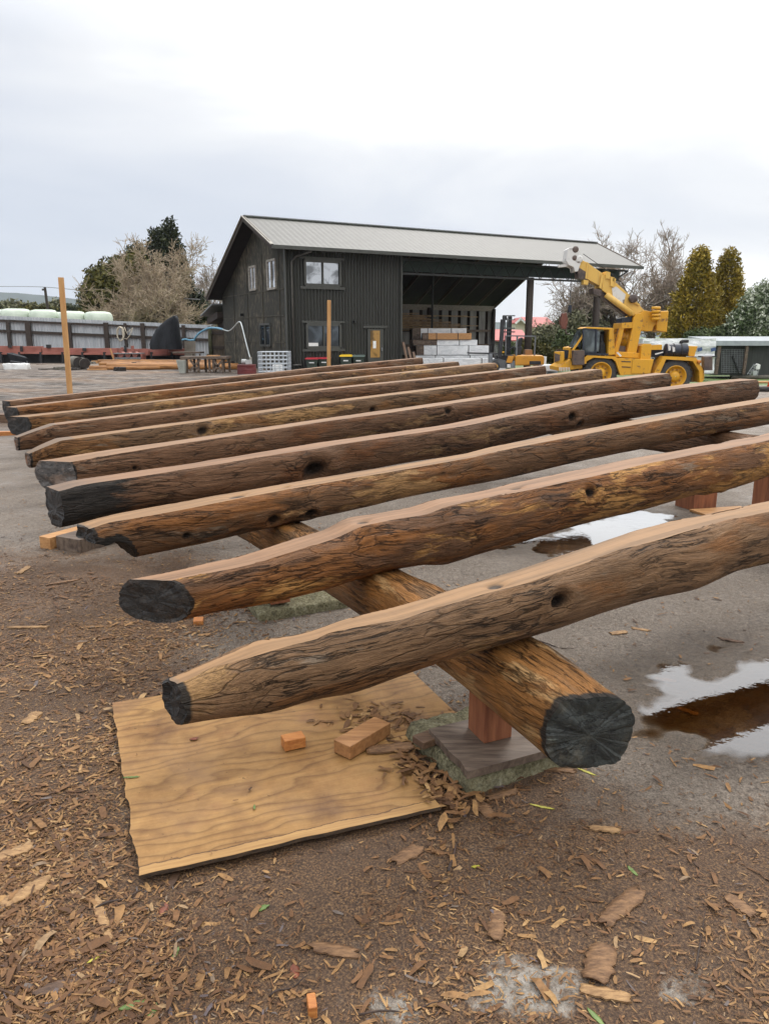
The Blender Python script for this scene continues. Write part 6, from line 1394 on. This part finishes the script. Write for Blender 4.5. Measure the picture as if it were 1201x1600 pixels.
b = MB(); A, B_, C_, D_ = H(190, 474, 75.6), H(648, 474, 75.6), H(560, 352, 79), H(240, 345, 79); b.add([A, B_, C_, D_, A + UP * .1, B_ + UP * .1, C_ + UP * .1, D_ + UP * .1], [(0, 1, 2, 3), (4, 7, 6, 5), (0, 4, 5, 1), (1, 5, 6, 2), (2, 6, 7, 3), (3, 7, 4, 0)]); b.build('roof', REDR, h2)
for k in range(3): x = H(600 + k * 16, 0, 75.9).x; MB().box(x - .3, x + .3, 75.9, 76.02, H(0, 495, 76).z, H(0, 478, 76).z).build('window', GLS_LO, h2)
pf_ = thing('picket_fence', 'dark thin picket fence seen past the end of the shed bay', 'fence', (H(330, 600, 60).x, 60, -1)); b = MB()
for k in range(14): x = H(235 + k * 16, 0, 60).x; b.box(x - .04, x + .04, 60, 60.05, -1, H(0, 480, 60).z)
b.build('picket', BLK, pf_)['kind'] = 'stuff'; MB().box(H(230, 0, 60).x, H(460, 0, 60).x, 60.06, 60.1, H(0, 488, 60).z, H(0, 482, 60).z).build('rail', BLK, pf_)
tag(MB().prism([H(-40, 520, 62), H(460, 520, 62), H(460, 640, 62), H(-40, 640, 62)], (0, .2, 0)).build('garden_wall', WHITE), 'low white wall seen between the bay post and the forklift mast', 'wall')
# ================================================================ trees, bushes and hills
def leaf_mat(name, c1, c2, c3):
    m, t, b, P = base_mat(name); e = attr(t, 'tone')
    lk(t, ramp(t, e, [(.0, c1), (.5, c2), (1., c3)]), b.inputs['Base Color']); b.inputs['Roughness'].default_value = .6; b.inputs['Specular IOR Level'].default_value = .25
    return m
GOLD = leaf_mat('golden_foliage', (.075, .064, .010), (.24, .178, .022), (.42, .29, .04))
DGRN = leaf_mat('dark_foliage', (.016, .022, .012), (.034, .042, .018), (.065, .068, .028))
OLIV = leaf_mat('olive_foliage', (.03, .034, .010), (.085, .08, .018), (.17, .135, .03))
GRNL = leaf_mat('green_foliage', (.035, .05, .018), (.075, .10, .035), (.14, .165, .07))
FLOW = leaf_mat('flowering_foliage', (.035, .055, .020), (.09, .125, .05), (.60, .62, .50))
GREYG = leaf_mat('grey_foliage', (.055, .055, .03), (.11, .11, .06), (.19, .18, .10))
BARKT = simple('tree_bark', (.14, .115, .09), (.07, .055, .045), 3, .9, (3, 3, .6))
TWIGB = simple('brown_twigs', (.40, .32, .23), (.26, .20, .14), 3, .9); TWIGG = simple('grey_twigs', (.33, .27, .215), (.21, .165, .13), 3, .9)
def rvec(r): 
    while True:
        v = Vector((r.uniform(-1, 1), r.uniform(-1, 1), r.uniform(-1, 1)))
        if .05 < v.length < 1: return v.normalized()
def leaf(b, c, nrm, size, r, tone, asp=.5):
    a = nrm.cross(rvec(r)); 
    if a.length < .05: return
    a.normalize(); d = nrm.cross(a); a = a * size; d = d * size * asp
    b.add([c - a, c - d * .8 + a * .1, c + a, c + d * .8 - a * .1], [(0, 1, 2, 3)], tone)
def trunk(root, base, top, r0, mat=None, seed=0):
    pts = [Vector(base).lerp(Vector(top), k / 7) + Vector((.25 * r0 * nz(k * .8, seed), .25 * r0 * nz(k * .8, seed + 5), 0)) for k in range(8)]
    MB().tube(pts, [r0 * (1 - .11 * k) * (1.25 if k == 0 else 1) for k in range(8)], 9).build('trunk', mat or BARKT, root, True)
def conifer(label, px, py_top, py_base, wpx, Y, mat, n, seed, size=.28, name='conifer', group=None, power=.8, low=.06, bend=0.):
    r = random.Random(seed); top = at(px, py_top, Y); zb_ = at(px, py_base, Y).z; zg = min(zb_, terrain(top.x, Y)); Hh = top.z - zb_; Rm = wpx / 2 / 1190 * Y
    root = thing(name, label, 'tree', (top.x, Y, zg), group); trunk(root, (top.x, Y, zg), (top.x, Y, top.z - .05 * Hh), .05 * Rm + .12, seed=seed); b = MB()
    def env(t, a): return Rm * ((1 - t) ** power) * (1 if t > low * 2 else .75 + .25 * t / (low * 2)) * (1 + .24 * nz(cos(a) * 1.6 + seed, sin(a) * 1.6, t * 5) + .34 * nz(cos(a) * 3.5 + seed, sin(a) * 3.5, t * 11))
    for i in range(n):
        t = 1 - sqrt(r.random()) if r.random() < .75 else r.random(); a = r.uniform(0, 2 * pi); e = env(t, a)
        q = 1 - abs(r.gauss(0, .16)); c0 = Vector((top.x + cos(a) * e * q, Y + sin(a) * e * q, zb_ + Hh * (t + .03 * r.random()) + .10 * e * (1 - q)))
        out = Vector((cos(a), sin(a), .55)).normalized(); cl = .5 + .5 * nz(c0.x * .9, c0.y * .9, c0.z * .9); s_ = size * r.uniform(.7, 1.3)
        for k in range(9):
            d = (out + rvec(r) * .75).normalized(); c = c0 + rvec(r) * s_ * .9 + out * r.random() * s_
            leaf(b, c, d.cross(rvec(r)).normalized(), s_ * r.uniform(.3, .6), r, min(1, max(0, cl * .65 + r.gauss(.2, .16))), .45)
    b.build('crown', mat, root); return root
def bushy(label, blobs, Y, mat, n, seed, size=.25, name='bushy_tree', cat='tree', group=None, tr=True, flowers=0.):
    """crown of overlapping leaf clumps; blobs are (px, py, wpx, hpx)"""
    r = random.Random(seed); cx = sum(q[0] for q in blobs) / len(blobs); p = at(cx, 500, Y); zg = terrain(p.x, Y)
    root = thing(name, label, cat, (p.x, Y, zg), group); b = MB(); tot = sum(q[2] * q[3] for q in blobs)
    for bx, by, bw, bh in blobs:
        c = at(bx, by, Y); rx, rz = bw / 2 / 1190 * Y, bh / 2 / 1190 * Y; m = int(n * bw * bh / tot)
        for i in range(m):
            v = rvec(r); q = (r.random() ** .35) * (1 + .22 * nz(v.x * 2.2 + bx, v.y * 2.2, v.z * 2.2) + .15 * nz(v.x * 6 + bx, v.y * 6, v.z * 6))
            c0 = c + Vector((v.x * rx * q, v.y * rx * .85 * q, v.z * rz * q)); cl = .5 + .5 * nz(c0.x * .8, c0.y * .8, c0.z * .8)
            if c0.z < zg: continue
            fl_ = r.random() < flowers
            for k in range(8):
                nn_ = (v + rvec(r)).normalized(); leaf(b, c0 + rvec(r) * size * 1.2, nn_, size * r.uniform(.35, .75), r, r.uniform(.9, 1.) if fl_ else min(.72 if flowers else 1, max(0, cl * .7 + r.gauss(.15, .15))), .6)
        if tr: trunk(root, (p.x + (c.x - p.x) * .3, Y, zg), (c.x, Y, c.z + rz * .3), max(.06, rx * .07), seed=seed + bx)
    b.build('crown', mat, root); return root
def bare(label, px, py_base, py_top, Y, r0, seed, mat, tmat, spread=.55, lev=5, dirs=None, name='bare_tree', group=None, up=.25, kids=(3, 5), shrink=.68, first=.25, twr=.011, nsub=4):
    r = random.Random(seed); p = at(px, py_base, Y); zg = min(p.z, terrain(p.x, Y)); Ht = at(px, py_top, Y).z - zg
    root = thing(name, label, 'tree', (p.x, Y, zg), group); b = MB(); tw = MB()
    def grow(p0, d, L, rad, lv):
        pts = [p0]; c = Vector(p0); dd = Vector(d); m = nsub
        for i in range(m):
            dd = (dd + rvec(r) * .20 + Vector((0, 0, up * (.4 if lv else .1)))).normalized(); c = c + dd * (L / m); pts.append(Vector(c))
        rr = [max(twr, rad * (1 - .5 * i / m)) for i in range(m + 1)]
        (b if lv <= 1 else tw).tube(pts, rr, 7 if lv == 0 else (5 if lv <= 1 else 3), False)
        if lv >= lev: return
        for k in range(r.randint(*kids) + (1 if lv >= lev - 2 else 0)):
            t = r.uniform(first if lv == 0 else .2, 1.0); i = min(m - 1, int(t * m)); q = pts[i].lerp(pts[i + 1], t * m - i)
            ax = rvec(r); nd = (dd * (1 - spread) + ax * spread * 1.1 + Vector((0, 0, up * .5))).normalized()
            grow(q, nd, L * shrink * r.uniform(.7, 1.15) * (1 - .25 * t if lv == 0 else 1), max(twr, rad * .52 * (1 - .35 * t)), lv + 1)
        if lv > 0: grow(pts[-1], (dd + rvec(r) * .25).normalized(), L * shrink, max(twr, rad * .5), lv + 1)
    for d, L, q in (dirs or [((0, 0, 1), .55, 1.)]): grow(Vector((p.x, Y, zg)), Vector(d).normalized(), Ht * L, r0 * q, 0)
    b.build('trunk', mat, root, True); tw.build('crown', tmat, root); return root
# left cluster
conifer('tall dark conifer with two pointed tips behind the bare tree left of the shed', 262, 350, 505, 66, 82, DGRN, 1900, 11, .42, power=.75)
conifer('shorter dark conifer tip just left of the tallest one', 244, 366, 505, 60, 81.5, DGRN, 1300, 12, .42, power=.75)
conifer('small dark pointed conifer, leftmost of the three tips above the bare tree', 212, 386, 505, 62, 80, DGRN, 1200, 13, .42, power=.7)
bushy('broad olive and dark green tree at the left end of the tree group', [(160, 440, 46, 44), (150, 470, 46, 50), (182, 428, 44, 40), (185, 465, 70, 80), (205, 420, 40, 50), (225, 470, 60, 70), (143, 455, 26, 24)], 78, OLIV, 2600, 14, .40)
bushy('dark low evergreen between the bare brown tree and the shed', [(308, 485, 30, 50), (292, 492, 40, 40), (280, 470, 40, 60), (255, 490, 60, 40)], 76, DGRN, 1300, 15, .38)
bare('wide bare brown twiggy tree in front of the dark conifers', 248, 512, 384, 72, .30, 21, TWIGB, TWIGB, .62, 5, dirs=[((.1, 0, 1), .60, 1.), ((-.5, -.1, .9), .58, .8), ((.4, .1, 1), .58, .8), ((-.2, .2, 1), .62, .8), ((.3, -.3, 1), .56, .7), ((-1, 0, .5), .42, .6), ((.8, 0, .6), .36, .6)], kids=(3, 5), shrink=.64, up=.10, twr=.019)
bare('pale grey bare tree beside the left eave of the shed', 318, 510, 384, 88, .34, 22, TWIGG, TWIGG, .6, 5, dirs=[((.05, 0, 1), .42, 1.), ((-.4, 0, 1), .40, .8), ((.5, 0, 1), .40, .8)], kids=(3, 4), shrink=.68, up=.15, twr=.018)
rb = random.Random(8)
for k, (px, w, top, mt, lab) in enumerate([(-10, 44, 480, OLIV, 'olive bush at the far left edge above the bales'), (20, 40, 474, GREYG, 'grey green bush above the left bales'), (48, 44, 478, OLIV, 'olive bush left of the utility pole'), (82, 42, 480, OLIV, 'olive bush right of the utility pole'), (88, 26, 474, GREYG, 'small grey bush behind the tall wooden post'), (112, 40, 482, DGRN, 'dark bush above the right bales'), (135, 38, 484, OLIV, 'olive bush just left of the tree group')]):
    bushy(lab, [(px, (top + 505) / 2, w, 505 - top), (px + rb.uniform(-12, 12), (top + 515) / 2, w * .9, 400 / 12)], 105, mt, 620, 30 + k, .5, 'bush', 'bush', 'bushes beyond the left fence', False)
# right cluster
bare('large spreading bare tree behind the crane and the shed roof end', 972, 520, 342, 68, .42, 23, BARKT, TWIGG, .55, 5, dirs=[((-.05, 0, 1), .5, 1.), ((-.75, 0, .75), .46, .8), ((.35, .1, 1), .44, .75), ((-.35, .2, 1), .46, .7), ((-1., 0, .35), .36, .55)], kids=(3, 5), shrink=.66, up=.12, twr=.016)
bare('tall upright bare tree with fine twigs right of the boom', 1030, 545, 352, 72, .34, 24, BARKT, TWIGG, .52, 4, dirs=[((0, 0, 1), .66, 1.), ((-.25, 0, 1), .4, .5), ((.25, 0, 1), .4, .5)], kids=(6, 8), shrink=.48, up=.26, twr=.013, first=.18)
conifer('golden conifer, left and nearer one of the pair at the right', 1093, 393, 536, 78, 60, GOLD, 2300, 41, .30, 'golden_conifer', power=.78, low=.005)
conifer('golden conifer, right one of the pair, a bit further back', 1139, 395, 536, 68, 64, GOLD, 1900, 42, .31, 'golden_conifer', power=.78, low=.005)
conifer('dark conifer low between the golden pair and the white flowering tree', 1126, 455, 540, 50, 66, DGRN, 900, 43, .30, power=.55)
bushy('white flowering green tree at the right photo edge', [(1180, 480, 50, 55), (1205, 470, 60, 60), (1165, 500, 40, 46), (1192, 512, 60, 45), (1150, 505, 26, 40)], 57, FLOW, 2300, 44, .20, 'flowering_tree', flowers=.22)
bushy('grey green rounded tree between the red roofed house and the crane cab', [(905, 517, 60, 60), (880, 525, 40, 50), (930, 525, 50, 50)], 66, GREYG, 1500, 45, .28)
bushy('dark green shrub left of the crane cab', [(880, 535, 22, 36), (872, 545, 18, 24)], 56, GRNL, 500, 46, .2, 'shrub', 'shrub', None, False)
bushy('small round grey tree in front of the red roofed house', [(849, 524, 36, 28), (843, 530, 24, 22), (860, 530, 22, 22)], 62, GREYG, 620, 47, .22)
bushy('low brown green hedge between the bay pole and the crane', [(822, 545, 30, 26), (845, 550, 30, 22), (866, 556, 30, 18), (835, 556, 40, 16), (880, 560, 30, 14)], 55, OLIV, 900, 48, .2, 'hedge', 'hedge', None, False)
bushy('dark shrub behind the forklift mast', [(800, 547, 26, 18), (815, 550, 20, 20), (790, 550, 18, 14)], 58, GRNL, 350, 49, .2, 'shrub', 'shrub', None, False)
bushy('dark green shrubs behind the low black shed roof', [(1095, 527, 50, 22), (1130, 524, 40, 24)], 58, GRNL, 700, 50, .24, 'shrub', 'shrub', None, False)
for k, (px, w) in enumerate(((700, 160), (600, 60))): pass
b = MB(); prof = [(-500, 470), (-250, 462), (-100, 458), (0, 456.5), (30, 458), (60, 460.5), (90, 464), (120, 467.5), (160, 470), (230, 476), (330, 486), (450, 497), (600, 506), (760, 504), (900, 500), (1010, 503), (1150, 500), (1300, 497), (1600, 490)]
V = []; m = 160
for i in range(m + 1):
    px = lerp(-500, 1600, i / m); py = interp(prof, px) if px < 1599 else 490; py += .7 * nz(px * .05, 1) + .4 * nz(px * .2, 2); c = at(px, py, 1900); V += [(c.x, 1700, -12), (c.x, 1900, c.z), (c.x, 2300, -12)]
b.add(V, [(i * 3 + j, i * 3 + 3 + j, i * 3 + 4 + j, i * 3 + 1 + j) for i in range(m) for j in range(2)])
o = b.build('hills', simple('forest_hill', (.045, .06, .05), (.03, .042, .036), .02, .9, bmp=0), smooth=True); o['kind'] = 'structure'
# the damp air that turns the far hills blue
def make_haze():
    m = bpy.data.materials.new('haze_air'); m.use_nodes = True; t = m.node_tree; t.nodes.clear()
    v = nn(t, 'ShaderNodeVolumePrincipled'); v.inputs['Color'].default_value = (.80, .88, 1., 1); v.inputs['Density'].default_value = .00012; v.inputs['Anisotropy'].default_value = .1
    o = nn(t, 'ShaderNodeOutputMaterial'); lk(t, v.outputs[0], o.inputs['Volume'])
    b = MB(); b.box(-1900, 3000, -60, 2350, -14, 150); h = b.build('haze', m); h['kind'] = 'stuff'; h['label'] = 'thin damp air over the yard and hills'
make_haze()
